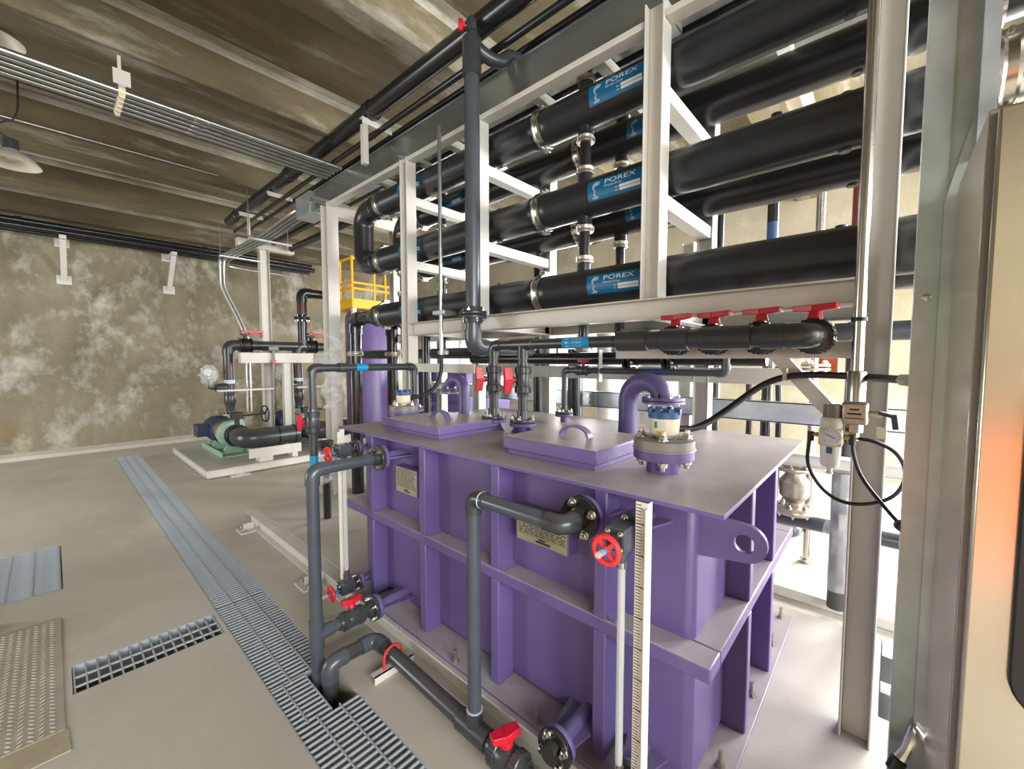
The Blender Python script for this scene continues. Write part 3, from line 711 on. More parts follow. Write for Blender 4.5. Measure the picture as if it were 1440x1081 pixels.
for ri, x in enumerate(XR):
    for li, z in enumerate(ZL):
        for ei, yl in enumerate(YL):
            lb = 'black membrane module with blue label, %s tier of the %s, %s end of rack' % (lvl[li], rown[ri], endn[ei])
            if (ri, li, ei) == (0, 0, 0): m0['label'] = lb
            else: clone(m0, (x-XR[0], yl-YL[0], z-ZL[0]), lb)
# crossovers between module ports
def crossover(x, y, z0, z1, label, nclamp=2):
    t = thing('crossover_pipe', label, 'pipe', (x, y, z0), 'short crossover pipes between modules')
    MB().cyl((x, y, z0), (x, y, z1), 0.034, 16).build('pipe', 'black', t)
    coupling(t, (x, y, z0+0.028), (0, 0, 1), 0.046, 0.042, 'castst')
    if nclamp > 1: coupling(t, (x, y, z1-0.028), (0, 0, 1), 0.046, 0.042, 'castst')
for ri, x in enumerate(XR):
    for ei, yl in enumerate(YL):
        yp = yl-0.315
        for a in (0, 1): crossover(x, yp, ZL[a]+MR+0.036, ZL[a+1]-MR-0.036, 'black crossover pipe with steel clamps above the %s tier, %s, %s end' % (lvl[a], rown[ri], endn[ei]))
        crossover(x, yp, ZL[2]+MR+0.036, 3.422, 'black riser with steel clamp on the top tier, %s, %s end' % (rown[ri], endn[ei]), 1)
        crossover(x, yp, 1.70, ZL[0]-MR-0.036, 'black drop pipe under the bottom tier, %s, %s end' % (rown[ri], endn[ei]), 1)
# return bends at the far end
for ri, x in enumerate(XR):
    t = thing('return_bend', 'black U-shaped return bend joining top and middle tiers, %s' % rown[ri], 'pipe bend', (x, 4.0, ZL[1]))
    pts = [V((x, 3.84, ZL[2])), V((x, 4.1, ZL[2]))]
    zm = (ZL[1]+ZL[2])/2
    path = [V((x, 3.835, ZL[2])), V((x, 4.06, ZL[2]))]
    for i in range(1, 9):
        a = R(90)*i/8; path.append(V((x, 4.06+0.16*math.sin(a), ZL[2]-0.16*(1-math.cos(a)))))
    for i in range(0, 9):
        a = R(90)*i/8; path.append(V((x, 4.06+0.16*math.cos(a), ZL[1]+0.16-0.16*math.sin(a))))
    path.append(V((x, 3.835, ZL[1])))
    MB().tube(path, 0.104, 28).build('bend', 'module', t)
    for z in (ZL[1], ZL[2]): MB().lathe((x, 3.94, z), (0, 1, 0), [(0.104, 0), (0.112, 0.004), (0.112, 0.035), (0.104, 0.04)], 28).build('weld_collar', 'module', t)
    t = thing('feed_pipe', 'black feed pipe dropping from the bottom tier with a clamp band, %s' % rown[ri], 'pipe', (x, 4.2, DZ))
    MB().lathe((x, 3.835, ZL[0]), (0, 1, 0), [(0.112, 0), (0.112, 0.12), (0.075, 0.22), (0.075, 0.25)], 28).build('reducer', 'module', t)
    pipe_run(t, [(x, 4.07, ZL[0]), (x, 4.46, ZL[0]), (x, 4.46, DZ+0.005)], 0.067, 'black')
    coupling(t, (x, 4.46, 1.72), (0, 0, 1), 0.069, 0.05, 'castst')
    b = MB()
    for k in range(10):
        a = 2*math.pi*k/10; b.bar((x+0.0675*math.cos(a), 4.46+0.0675*math.sin(a), 1.06), (x+0.0675*math.cos(a), 4.46+0.0675*math.sin(a), 1.28), 0.006, 0.002, (math.cos(a), math.sin(a), 0))
    b.build('printed_band', 'maroon', t)
# near-end return bends beyond the right edge
for ri, x in enumerate(XR):
    t = thing('end_pipe', 'black end pipe beyond the right clamp, middle tier, %s' % rown[ri], 'pipe', (x, -0.6, ZL[1]-0.1))
    MB().lathe((x, -0.30, ZL[1]), (0, -1, 0), [(0.108, 0), (0.108, 0.5), (0.09, 0.62)], 28).build('pipe', 'module', t)
    coupling(t, (x, -0.268, ZL[1]), (0, 1, 0), MR, 0.075, 'steel', 'clamp')
    for li in (0, 2):
        t = thing('end_pipe', 'black end pipe beyond the right clamp, %s tier, %s' % (lvl[li], rown[ri]), 'pipe', (x, -0.6, ZL[li]-0.1))
        MB().lathe((x, -0.30, ZL[li]), (0, -1, 0), [(0.108, 0), (0.108, 0.5), (0.09, 0.62)], 28).build('pipe', 'module', t)
        coupling(t, (x, -0.268, ZL[li]), (0, 1, 0), MR, 0.075, 'steel', 'clamp')

# ------------------------------------------------------------------ wireway and overhead services
ww = thing('wireway', 'long galvanised steel wireway running along the top of the rack', 'wireway', (2.27, 2.0, 3.43))
for a, b_ in ((-1.2, 0.6), (0.6, 2.4), (2.4, 4.2), (4.2, 5.2)):
    q = MB(); q.box(2.18, 2.35, a+0.001, b_-0.001, 3.43, 3.648); q.box(2.174, 2.356, a+0.001, b_-0.001, 3.648, 3.660)
    q.build('duct', 'wireway', ww, bevel=0.002)
MB().box(2.15, 2.37, 5.2, 5.62, 3.42, 3.67).build('end_box', 'galv', ww, bevel=0.003)
for yv in (0.927, 3.125, 4.66):
    st = thing('strut_channel', 'galvanised strut channel under the wireway on the column %s' % {0.927: 'beside the labels', 3.125: 'left of the tall grey pipe', 4.66: 'nearest the pump skid'}[yv], 'strut', (2.1, yv, 3.361), 'strut channels')
    z_ = 3.361 if yv > 1 else 3.405; x0_ = 1.94 if yv > 1 else 2.173; w_ = 0.0305
    q = MB(); q.box(x0_, 2.36, yv-w_, yv+w_, z_, z_+0.003); q.box(x0_, 2.36, yv-w_, yv-w_+0.003, z_, z_+0.04); q.box(x0_, 2.36, yv+w_-0.003, yv+w_, z_, z_+0.04)
    q.build('channel', 'galvc', st)
def straight(name, label, p0, p1, r, m, cat='pipe', collars=(), group=None, bands=()):
    t = thing(name, label, cat, tuple((V(p0)+V(p1))/2-V((0, 0, r))), group); p0, p1 = V(p0), V(p1); d = (p1-p0).normalized()
    MB().cyl(p0, p1, r, 24).build('pipe', m, t)
    for s_ in collars: MB().lathe(p0+d*s_, d, [(r, 0), (r*1.14, 0.004), (r*1.14, 0.09), (r, 0.094)], 24).build('socket', m, t)
    for s_ in bands:
        b = MB(); _, u, v = frame(d)
        for k in range(12):
            a = 2*math.pi*k/12; q = u*math.cos(a)+v*math.sin(a); b.bar(p0+d*s_+q*(r+0.0005), p0+d*(s_+0.2)+q*(r+0.0005), r*0.14, 0.002, q)
        b.build('printed_band', 'maroon', t)
    return t
straight('overhead_pipe', 'largest black overhead pipe running above the galvanised wireway', (2.03, -1.5, 3.885), (2.03, 8.0, 3.885), 0.073, 'black', collars=(5.0, 6.9, 9.0), bands=(6.2,))
straight('overhead_pipe', 'thin black overhead pipe between the large pipe and wireway', (2.09, -1.5, 3.725), (2.09, 7.95, 3.725), 0.024, 'black', collars=(5.1,), bands=(6.0,))
straight('overhead_pipe', 'thin black overhead pipe just above the wireway', (2.30, -1.5, 3.80), (2.30, 7.95, 3.80), 0.024, 'black')
straight('overhead_pipe', 'black overhead pipe behind the wireway, level with it', (2.45, -1.5, 3.60), (2.45, 7.95, 3.60), 0.04, 'black')
straight('overhead_pipe', 'black overhead pipe above the rear module row', (2.66, -1.5, 3.66), (2.66, 7.95, 3.66), 0.045, 'black')
straight('overhead_pipe', 'black overhead pipe above the back columns', (2.95, -1.5, 3.62), (2.95, 7.95, 3.62), 0.055, 'black')
def service_bracket(y, x0, x1, z, leg, label):
    t = thing('pipe_bracket', label, 'bracket', ((x0+x1)/2, y, z-0.05))
    MB().box(x0, x1, y-0.004, y+0.004, z-0.055, z).build('arm', 'ivory', t); MB().box(x0, x1, y, y+0.05, z-0.006, z).build('arm_flange', 'ivory', t)
    if leg: MB().box(leg[0], leg[1], y-0.002, y+0.05, leg[2], z-0.056).build('leg', 'ivory', t, bevel=0.002)
    for k in range(3):
        q = MB(); xx = x0+(x1-x0)*(0.25+0.28*k); q.cyl((xx, y+0.025, z-0.03), (xx, y+0.025, z-0.006), 0.009, 8); q.cyl((xx, y+0.025, z-0.045), (xx, y+0.025, z-0.03), 0.005, 8); q.build('bolt', 'castst', t)
service_bracket(3.55, 1.945, 2.24, 3.810, (1.95, 2.0, 3.41), 'ivory pipe bracket with a leg standing beside the wireway')
service_bracket(5.98, 1.95, 2.25, 3.810, None, 'ivory plate bracket behind the wireway end box')
service_bracket(7.1, 1.93, 2.24, 3.810, (2.04, 2.065, 3.50), 'small ivory bracket under the far end of the large overhead pipe')
# five bright conduits along x hung under the ceiling
cnames = ('first', 'second', 'third', 'fourth', 'fifth')
for k in range(5):
    yk = 4.42+0.083*k
    straight('ceiling_conduit', 'bright steel conduit under the ceiling, %s of five counted from the camera side' % cnames[k], (-5.0, yk, 3.69), (2.165, yk, 3.69), 0.018 if k else 0.023, 'galvc', 'conduit', collars=(5.9,), group='bright ceiling conduits')
t = thing('conduit_hanger', 'ivory hanger with a row of clamps holding five ceiling conduits', 'hanger', (0.45, 4.58, 3.66))
MB().box(0.43, 0.47, 4.38, 4.80, 3.715, 3.74).build('rail', 'ivory', t); MB().box(0.40, 0.50, 4.372, 4.38, 3.72, 3.83).build('plate', 'ivory', t); MB().box(0.44, 0.46, 4.48, 4.50, 3.74, 3.985).build('drop', 'ivory', t)
for k in range(5):
    yk = 4.42+0.083*k; q = MB().lathe((0.43, yk, 3.69), (1, 0, 0), [(0.032, 0), (0.032, 0.04)], 14); q.box(0.435, 0.465, yk-0.012, yk+0.012, 3.642, 3.66); q.build('clamp', 'cream', t)
straight('thin_conduit', 'thin steel conduit on the ceiling beside the five bright ones', (-5.0, 6.50, 4.02), (1.55, 6.50, 4.02), 0.011, 'galvc', 'conduit')
# conduits from the end box towards the pump skid
for k in range(4):
    xk = 1.99+0.055*k
    pts = [(xk+0.17, 5.62, 3.53), (xk+0.13, 5.75, 3.50), (xk+0.02, 6.6, 3.36), (xk-0.04, 8.1, 3.36)]
    if k < 2:
        pts += [(xk-0.04, 8.28, 3.36), (xk-0.03, 8.36, 3.26), (xk-0.03, 8.38, 2.98), (xk-0.02, 8.38, 2.85), (xk+0.16, 8.34, 2.42), (xk+0.27, 8.30, 2.08), (xk+0.28, 8.30, 1.9), (xk+0.28, 8.30, 0.75)]
    else: pts += [(xk, 8.9, 3.36), (xk+0.2, 9.1, 3.36), (xk+1.3, 9.15, 3.36)]
    tag(MB().tube(smooth(pts, 2), 0.021, 10).build('motor_conduit', 'galvc'), 'steel conduit from the wireway end box towards the pumps, %s of four from the left' % cnames[k], 'conduit', 'conduits running to the pumps')
for yv, x1 in ((6.6, 2.45), (8.05, 2.5)):
    t = thing('conduit_strut', 'galvanised strut hung on rods under the motor conduits, %s' % ('nearer one' if yv < 7 else 'farther one'), 'strut', (2.15, yv, 3.3))
    q = MB(); q.box(1.88, x1, yv-0.02, yv+0.02, 3.315, 3.3375); q.build('channel', 'galvc', t)
    for xx in (1.9, x1-0.05): MB().cyl((xx, yv, 3.30), (xx, yv, 3.985), 0.005, 8).build('rod', 'galvc', t)
# T-shaped post
t = thing('t_post', 'ivory T-shaped steel post standing on the pump skid', 'post', (2.56, 8.16, 0.12))
MB().hbeam('z', 0.1205, 3.56, (2.56, 8.16), (0.15, 0.13), 0.009, 'x').build('post', 'ivory', t, bevel=0.003)
MB().box(2.16, 3.05, 8.09, 8.23, 3.56, 3.69).build('cross_arm', 'ivory', t, bevel=0.004)
# wall pipes along the back wall
for k, (zz, yv, r) in enumerate(((3.83, 10.18, 0.055), (3.72, 10.02, 0.045), (3.70, 10.28, 0.035))):
    straight('wall_pipe', 'black pipe along the top of the back wall, %s' % ('upper one', 'front lower one', 'one nearest the wall')[k], (-5.0, yv, zz), (4.2, yv, zz), r, 'black', collars=(4.7, 7.1))
for xx, nm in ((0.21, 'left'), (1.62, 'right')):
    t = thing('wall_bracket', 'ivory braced bracket carrying the back wall pipes, %s one' % nm, 'bracket', (xx, 10.4, 3.0))
    MB().box(xx-0.04, xx+0.04, 9.90, 10.60, 3.60, 3.655).build('arm', 'ivory', t, bevel=0.003)
    MB().bar((xx, 9.98, 3.60), (xx, 10.58, 3.02), 0.075, 0.05).build('brace', 'ivory', t, bevel=0.003)
    MB().box(xx-0.09, xx+0.09, 10.585, 10.6, 2.95, 3.10).build('wall_plate', 'ivory', t); MB().box(xx-0.09, xx+0.09, 10.585, 10.6, 3.58, 3.72).build('wall_plate', 'ivory', t)
# dome lamps
def lamp(x, y, z, label):
    t = thing('dome_lamp', label, 'lamp', (x, y, z)); k_ = 0.8
    MB().lathe((x, y, z), (0, 0, 1), [(a_*k_, b_) for a_, b_ in ((0.245, 0), (0.24, 0.012), (0.20, 0.055), (0.12, 0.105), (0.07, 0.125), (0.06, 0.16), (0.055, 0.16), (0.066, 0.121), (0.116, 0.10), (0.195, 0.05), (0.235, 0.006))], 32, closed=True).build('shade', 'lampsh', t)
    MB().cyl((x, y, z+0.12), (x, y, z+0.23), 0.055, 18).build('lamp_holder', 'pvcd', t)
    MB().lathe((x, y, z+0.035), (0, 0, 1), [(0.0, 0), (0.03, 0.01), (0.045, 0.04), (0.03, 0.09), (0.02, 0.12)], 16).build('bulb', 'film', t)
    MB().tube(smooth([(x, y, z+0.22), (x-0.1, y, z+0.30), (x-0.05, y+0.02, z+0.38), (x+0.06, y, z+0.44), (x+0.07, y, 4.36)] if z < 3.8 else [(x, y, z+0.2), (x, y, 4.355)]), 0.008, 8).build('cord', 'rubber', t)
lamp(-0.17, 6.30, 3.52, 'grey dome lamp hanging at the left edge below the bright conduits')
lamp(-0.22, 5.08, 4.05, 'grey dome lamp partly hidden above the bright conduits, upper left corner')

# ------------------------------------------------------------------ tall grey riser and CIP header
t = thing('tall_riser', 'tall grey PVC pipe standing in front of the rack, flanged at mid height', 'pipe', (1.93, 2.10, 1.67))
pipe_run(t, [(1.93, 2.10, 3.53), (1.93, 2.10, 1.735), (2.55, 2.10, 1.735)], 0.0505, 'pvc', sock=1.16)
flange(t, (1.93, 2.10, 1.955), (0, 0, 1), 0.093, 0.022, 'pvcd', 4, 0.0125, hub=0.062)
flange(t, (1.93, 2.10, 1.950), (0, 0, -1), 0.093, 0.022, 'pvcd', 4, 0.0125, hub=0.062)
MB().lathe((1.93, 2.10, 3.50), (0, 0, 1), [(0.056, 0), (0.062, 0.005), (0.062, 0.235), (0.045, 0.25)], 24).build('wye', 'pvcd', t)
MB().tube(smooth([(1.92, 2.10, 3.76), (1.95, 2.09, 3.70), (2.02, 2.06, 3.655), (2.11, 2.02, 3.64), (2.16, 2.0, 3.70), (2.22, 1.98, 3.712), (2.4, 1.95, 3.712)]), 0.042, 18).build('wye_branch', 'pvcd', t)
MB().cyl((1.93, 2.10, 3.74), (1.93, 2.10, 3.78), 0.025, 14).build('nipple', 'black', t)
bv = ball_valve(t, (1.93, 2.10, 3.815), (0, 0, 1), 0.022, (-0.8, 0.6, 0), 0.07, 'pvcd', 'red', 1.5, 0.10, fat=1.5)
HX, HZ = 1.93, 1.744
t = thing('cip_header', 'dark grey PVC header with four red valves and two valved drops to the tank', 'pipe', (HX, 1.0, 1.27))
ZF = LZ+0.0705
pipe_run(t, [(HX, 1.905, ZF+0.02), (HX, 1.905, HZ), (HX, 0.98, HZ)], 0.030, 'pvcd', sock=1.2)
MB().cyl((HX, 1.655, ZF+0.02), (HX, 1.655, HZ), 0.030, 20).build('pipe', 'pvcd', t)
q = MB().lathe((HX, 1.74, HZ), (0, -1, 0), [(0.030, 0), (0.037, 0.004), (0.037, 0.165), (0.030, 0.17)], 22); q.cyl((HX, 1.655, HZ), (HX, 1.655, HZ-0.085), 0.036, 20); q.build('tee', 'pvcd', t)
for yv in (1.905, 1.655):
    flange(t, (HX, yv, ZF+0.001), (0, 0, 1), 0.080, 0.022, 'pvcd', 4, 0.0125, hub=0.036, hubl=0.05)
    ball_valve(t, (HX, yv, 1.528), (0, 0, 1), 0.030, (-0.85, 0.53, 0), 0.155, 'pvcd', 'red', 1.62, 0.21, fat=1.7)
pipe_run(t, [(HX, 1.0, HZ), (HX, 0.225, HZ), (2.35, 0.225, HZ)], 0.043, 'pvcd', sock=1.15)
for y0, y1 in ((1.02, 0.855), (0.80, 0.665), (0.62, 0.415), (0.39, 0.30)): MB().lathe((HX, y0, HZ), (0, -1, 0), [(0.043, 0), (0.051, 0.004), (0.051, y0-y1-0.004), (0.043, y0-y1)], 24).build('tee', 'pvcd', t)
for yv in (0.775, 0.60, 0.41, 0.225):
    if yv > 0.3: MB().cyl((HX, yv, HZ), (2.35, yv, HZ), 0.036, 20).build('branch', 'pvcd', t)
    ball_valve(t, (2.045, yv, HZ), (1, 0, 0), 0.036, (0, 0, 1), 0.150, 'black', 'red', 1.9, 0.14, tdir=(0.25, 1, 0), fat=0.75)
lb = MB(); n = 16
for i in range(n+1):
    a = 2*math.pi*i/n; lb.v += [(HX-0.0306*math.cos(a), 1.352, HZ+0.0306*math.sin(a)), (HX-0.0306*math.cos(a), 1.178, HZ+0.0306*math.sin(a))]
lb.f += [(2*i, 2*i+1, 2*i+3, 2*i+2) for i in range(n)]
lbo = lb.build('label', 'lblue', t)
for v0 in (0.016, -0.004, -0.026):
    vs, fs = text2d('CIP INLET', 0.0155); b = MB(); b.add(wrap(vs, 0.064, v0, 0.0312, HX, HZ, 1.352), fs); b.build('lettering', 'print', lbo)
    ar = [(0.020, 0.005, 0), (0.032, 0.011, 0), (0.032, 0.007, 0), (0.050, 0.007, 0), (0.050, 0.003, 0), (0.032, 0.003, 0), (0.032, -0.001, 0)]
    b = MB(); b.add(wrap(ar, 0.0, v0, 0.0312, HX, HZ, 1.352), [(0, 2, 1), (0, 5, 2), (0, 6, 5), (2, 5, 4, 3)]); b.build('arrow', 'print', lbo)

# ------------------------------------------------------------------ pipework on the tank front
t = thing('overflow_riser', 'grey PVC riser from the tank corner down into the trench', 'pipe', (0.87, 2.165, 0.0))
pipe_run(t, [(1.23, 2.165, 1.085), (0.87, 2.165, 1.085), (0.87, 2.165, -0.28)], 0.031, 'pvc', sock=1.18)
flange(t, (1.2535, 2.165, 1.085), NX, 0.073, 0.022, 'pvcd', 4, 0.0125, hub=0.037, phase=0.75)
q = MB().lathe((0.87, 2.165, 0.30), (0, 0, -1), [(0.031, 0), (0.037, 0.004), (0.037, 0.165), (0.031, 0.17)], 22); q.cyl((0.87, 2.165, 0.215), (0.955, 2.165, 0.215), 0.036, 20); q.build('tee', 'pvc', t)
MB().cyl((0.9, 2.165, 0.215), (1.18, 2.165, 0.215), 0.030, 20).build('pipe', 'pvc', t)
ball_valve(t, (1.065, 2.165, 0.215), (1, 0, 0), 0.031, (0, 0.1, 1), 0.11, 'pvcd', 'red', 1.55, 0.16)
flange(t, (1.1985, 2.162, 0.215), NX, 0.071, 0.022, 'pvcd', 4, 0.0125, hub=0.037, phase=0.6)
FX, FZ = 1.145, 0.074
t = thing('floor_drain_pipe', 'black drain pipe lying along the skid, with a grey riser and red valve', 'pipe', (FX, 1.4, 0.04))
pipe_run(t, [(FX, 0.2, 0.040), (FX, 2.06, 0.100), (0.885, 2.06, 0.100), (0.885, 2.06, -0.28)], 0.037, 'pvcd', em='pvc', sock=1.12)
pipe_run(t, [(1.235, 0.80, 1.085), (FX, 0.80, 1.085), (FX, 1.25, 1.085), (FX, 1.25, FZ)], 0.029, 'pvc', em='pvcd', sock=1.2)
MB().lathe((FX, 1.198, 1.085), (0, -1, 0), [(0.030, 0), (0.0355, 0.0), (0.0355, 0.006), (0.030, 0.006)], 22).build('gasket_ring', 'gasket', t)
MB().lathe((FX, 1.25, 0.166), (0, 0, 1), [(0.030, 0), (0.036, 0.0), (0.036, 0.004), (0.030, 0.004)], 22).build('gasket_ring', 'gasket', t)
q = MB().lathe((FX, 1.34, FZ), (0, -1, 0), [(0.037, 0), (0.045, 0.004), (0.045, 0.175), (0.037, 0.18)], 24); q.cyl((FX, 1.25, FZ), (FX, 1.25, 0.165), 0.036, 22); q.build('tee', 'pvcd', t)
flange(t, (1.2635, 0.80, 1.085), NX, 0.077, 0.022, 'black', 4, 0.014, hub=0.037, phase=0.45)
ball_valve(t, (FX, 1.055, FZ), (0, 1, 0), 0.037, (-0.15, 0, 1), 0.12, 'pvcd', 'red', 1.6, 0.19, tdir=(1, -0.35, 0))
t = thing('pipe_support', 'white angle bracket with a red U-bolt holding the floor drain pipe', 'bracket', (1.14, 1.90, 0.0))
q = MB(); q.box(1.03, 1.262, 1.868, 1.908, 0.036, 0.042); q.box(1.03, 1.262, 1.868, 1.873, 0.0, 0.042); q.build('angle', 'ivory', t)
q = MB(); pts = [(FX-0.052, 1.885, 0.042)]+[(FX-0.052*math.cos(math.pi*i/12), 1.885, 0.094+0.052*math.sin(math.pi*i/12)) for i in range(13)]+[(FX+0.052, 1.885, 0.042)]
q.tube(pts, 0.0065, 8); q.build('u_bolt', 'redw', t)
t = thing('blind_flange', 'black bolted flange on the low tank nozzle at the bottom edge', 'flange', (1.19, 0.86, 0.14))
flange(t, (1.1985, 0.86, 0.215), NX, 0.073, 0.022, 'black', 4, 0.014, hub=0.035, phase=0.45)

# level gauges with clear tube and scale
def gauge(y, ry, label):
    t = thing('level_gauge', label, 'level gauge', (1.2, y, 0.15))
    for z, sg in ((1.09, -1), (0.215, 1)):
        flange(t, (1.2795, y, z), NX, 0.052, 0.016, 'pvcd', 4, 0.011, hub=0.024, hubl=0.012, phase=0.6)
        v_ = MB(); v_.box(1.155, 1.235, y-0.033, y+0.033, z-0.038, z+0.038); v_.cyl((1.235, y, z), (1.27, y, z), 0.022, 14); v_.cyl((1.2, y, z), (1.2, y, z+sg*0.085), 0.0185, 16)
        vo = v_.build('valve_body', 'pvc', t, bevel=0.004)
        MB().box(1.147, 1.1545, y-0.030, y+0.030, z-0.034, z+0.034).build('bonnet', 'pvcd', vo, bevel=0.003)
        for a, b_ in ((-1, -1), (-1, 1), (1, -1), (1, 1)): bolt(vo, (1.147, y+a*0.022, z+b_*0.026), (-1, 0, 0), 0.008)
        wx = 1.098; wh = MB().torus((wx, y, z-0.012), (1, 0, 0), 0.041, 0.0085, 28, 10)
        for k in range(4):
            a = R(45+90*k); wh.bar((wx, y, z-0.012), (wx, y+0.04*math.cos(a), z-0.012+0.04*math.sin(a)), 0.010, 0.009, (1, 0, 0))
        wh.cyl((wx-0.008, y, z-0.012), (wx+0.01, y, z-0.012), 0.014, 14)
        wh.build('handwheel', 'redw', vo)
        MB().cyl((wx-0.02, y, z-0.012), (1.147, y, z-0.012), 0.009, 12).build('stem', 'lblue', vo)
        MB().lathe((wx-0.02, y, z-0.012), (-1, 0, 0), [(0.010, 0), (0.010, 0.03), (0.006, 0.036)], 12).build('stem_cap', 'film', vo)
    MB().cyl((1.2, y, 0.30), (1.2, y, 1.005), 0.0125, 16).build('sight_tube', 'glass', t)
    MB().cyl((1.2, y, 0.30), (1.2, y, 1.005), 0.0045, 10).build('sight_core', 'greypaint', t)
    for z in (0.300, 0.985): MB().cyl((1.2, y, z), (1.2, y, z+0.022), 0.016, 16).build('tube_nut', 'steel', t)
    s_ = ry; q = MB(); q.box(1.192, 1.196, y+s_-0.019, y+s_+0.019, 0.135, 1.215); q.box(1.192, 1.222, y+s_-0.021, y+s_-0.019, 0.135, 1.215); q.box(1.176, 1.192, y+s_-0.021, y+s_-0.0185, 0.135, 1.20)
    sc = q.build('scale', 'ruler', t)
    q = MB()
    for k in range(107):
        z = 0.145+0.01*k; ln = 0.026 if k % 10 == 0 else (0.017 if k % 5 else 0.021); th = 0.0022 if k % 10 else 0.0038
        q.box(1.1913, 1.1921, y+s_+0.017-ln, y+s_+0.017, z, z+th)
    o = q.build('scale_marks', 'inkblack', sc); o['kind'] = 'stuff'
    for z in (0.25, 1.10): MB().box(1.197, 1.27, y+s_-0.005, y+s_+0.005, z, z+0.003).build('scale_clip', 'steel', t)
gauge(0.61, -0.067, 'level gauge with clear tube and long white scale, near front corner')
gauge(2.50, 0.055, 'level gauge with clear tube and white scale at the far tank corner')

# dosing line at the left end of the lid
t = thing('dosing_line', 'dark grey PVC line rising from the lid and dropping at the tank corner', 'pipe', (1.45, 2.64, 0.4))
pipe_run(t, [(1.82, 2.64, LZ+0.105), (1.82, 2.64, 1.60), (1.075, 2.64, 1.60), (1.075, 2.64, 0.005)], 0.0245, 'pvcd', sock=1.2)
flange(t, (1.82, 2.64, LZ+0.086), (0, 0, 1), 0.066, 0.018, 'pvcd', 4, 0.0105, hub=0.03)
ball_valve(t, (1.075, 2.64, 1.265), (0, 0, 1), 0.025, (-0.7, 0.7, 0), 0.10, 'pvcd', 'red', 1.6, 0.17)
MB().cyl((1.075, 2.64, 0.96), (1.075, 2.64, 1.055), 0.0253, 18).build('label', 'lblue', t); MB().cyl((1.44, 2.64, 1.60), (1.36, 2.64, 1.60), 0.0253, 18).build('label', 'lblue', t)
MB().lathe((1.30, 2.64, 1.60), (-1, 0, 0), [(0.026, 0), (0.031, 0.003), (0.031, 0.06), (0.026, 0.063)], 18).build('socket', 'pvcd', t)
# flushing line behind the lid
t = thing('flushing_line', 'thin dark pipe with a small red valve above the back of the lid', 'pipe', (2.52, 1.2, LZ))
pipe_run(t, [(2.52, 1.76, LZ+0.08), (2.52, 1.76, 1.575), (2.52, 0.67, 1.575), (2.52, 0.67, 1.69)], 0.0205, 'pvc', sock=1.2)
flange(t, (2.52, 1.76, LZ+0.061), (0, 0, 1), 0.066, 0.018, 'pvcd', 4, 0.0105, hub=0.026)
ball_valve(t, (2.52, 1.60, 1.575), (0, 1, 0), 0.022, (0, 0, 1), 0.085, 'pvc', 'red', 1.6, 0.13)
MB().box(2.50, 2.54, 1.46, 1.466, 1.50, 1.72).build('hanger', 'ivory', t)
MB().cyl((2.52, 1.15, 1.575), (2.52, 1.0, 1.575), 0.0212, 16).build('label', 'cap_blue', t)
# conduit drop and hose to the far transmitter
t = thing('conduit_drop', 'thin vertical steel conduit left of the tall grey pipe, ending in a hose', 'conduit', (1.98, 2.51, 1.4))
MB().cyl((1.98, 2.51, 1.68), (1.98, 2.51, 3.36), 0.0135, 14).build('conduit', 'galvc', t)
for z in (1.99, 3.28, 2.6): MB().lathe((1.98, 2.51, z), (0, 0, 1), [(0.0135, 0), (0.018, 0.002), (0.018, 0.03), (0.0135, 0.032)], 14).build('conduit_coupling', 'galvc', t)
MB().tube(smooth([(1.98, 2.51, 1.69), (1.98, 2.51, 1.55), (1.93, 2.52, 1.44), (1.84, 2.55, 1.385), (1.74, 2.58, 1.375)]), 0.014, 12).build('hose', 'rubber', t)
MB().box(1.955, 2.068, 2.44, 2.58, 1.99, 2.02).build('bracket', 'galvc', t, bevel=0.002)
t = thing('signal_cable', 'black cable from the cream transmitter to the galvanised post', 'cable', (1.9, 0.3, 1.35))
MB().tube(smooth([(1.715, 0.635, 1.368), (1.80, 0.58, 1.362), (1.93, 0.50, 1.44), (2.03, 0.40, 1.545), (2.055, 0.31, 1.585), (2.05, 0.2, 1.592), (2.03, 0.09, 1.588), (1.92, 0.0, 1.586), (1.80, -0.055, 1.586)]), 0.0135, 12).build('sheath', 'rubber', t)
MB().lathe((1.825, -0.045, 1.586), (-0.9, -0.44, 0), [(0.02, -0.02), (0.021, 0.0), (0.021, 0.03)], 6).build('gland', 'castst', t)
MB().box(2.03, 2.085, 0.31, 0.325, 1.565, 1.615).build('clip', 'castst', t)

# ------------------------------------------------------------------ air preparation set on the near column
AX, AY = 1.975, 0.085
t = thing('air_line', 'stainless air line down the near column with a block ball valve', 'pipe', (AX, AY, 1.38))
MB().cyl((AX, AY, 1.545), (AX, AY, 3.4), 0.0185, 18).build('tube', 'steel', t)
MB().lathe((AX, AY, 1.50), (0, 0, 1), [(0.029, 0), (0.029, 0.105), (0.026, 0.11)], 18).build('socket', 'steel', t)
q = MB(); q.box(AX-0.034, AX+0.034, AY-0.038, AY+0.038, 1.415, 1.495); vb = q.build('valve_block', 'castst', t, bevel=0.008)
MB().lathe((AX, AY, 1.415), (0, 0, -1), [(0.026, 0), (0.026, 0.03), (0.016, 0.032), (0.016, 0.06)], 6).build('nut', 'castst', t)
q = MB(); q.cyl((AX, AY-0.038, 1.455), (AX, AY-0.075, 1.455), 0.014, 12); q.build('stem', 'castst', vb)
q = MB(); q.bar((AX-0.005, AY-0.07, 1.462), (AX-0.03, AY-0.105, 1.455), 0.02, 0.012); q.bar((AX-0.03, AY-0.105, 1.46), (AX-0.033, AY-0.112, 1.41), 0.016, 0.012, (1, 0, 0)); q.build('lever', 'rubber', vb)
MB().box(AX-0.045, AX-0.043, AY-0.088, AY-0.062, 1.375, 1.415).build('tag', 'cream', vb)
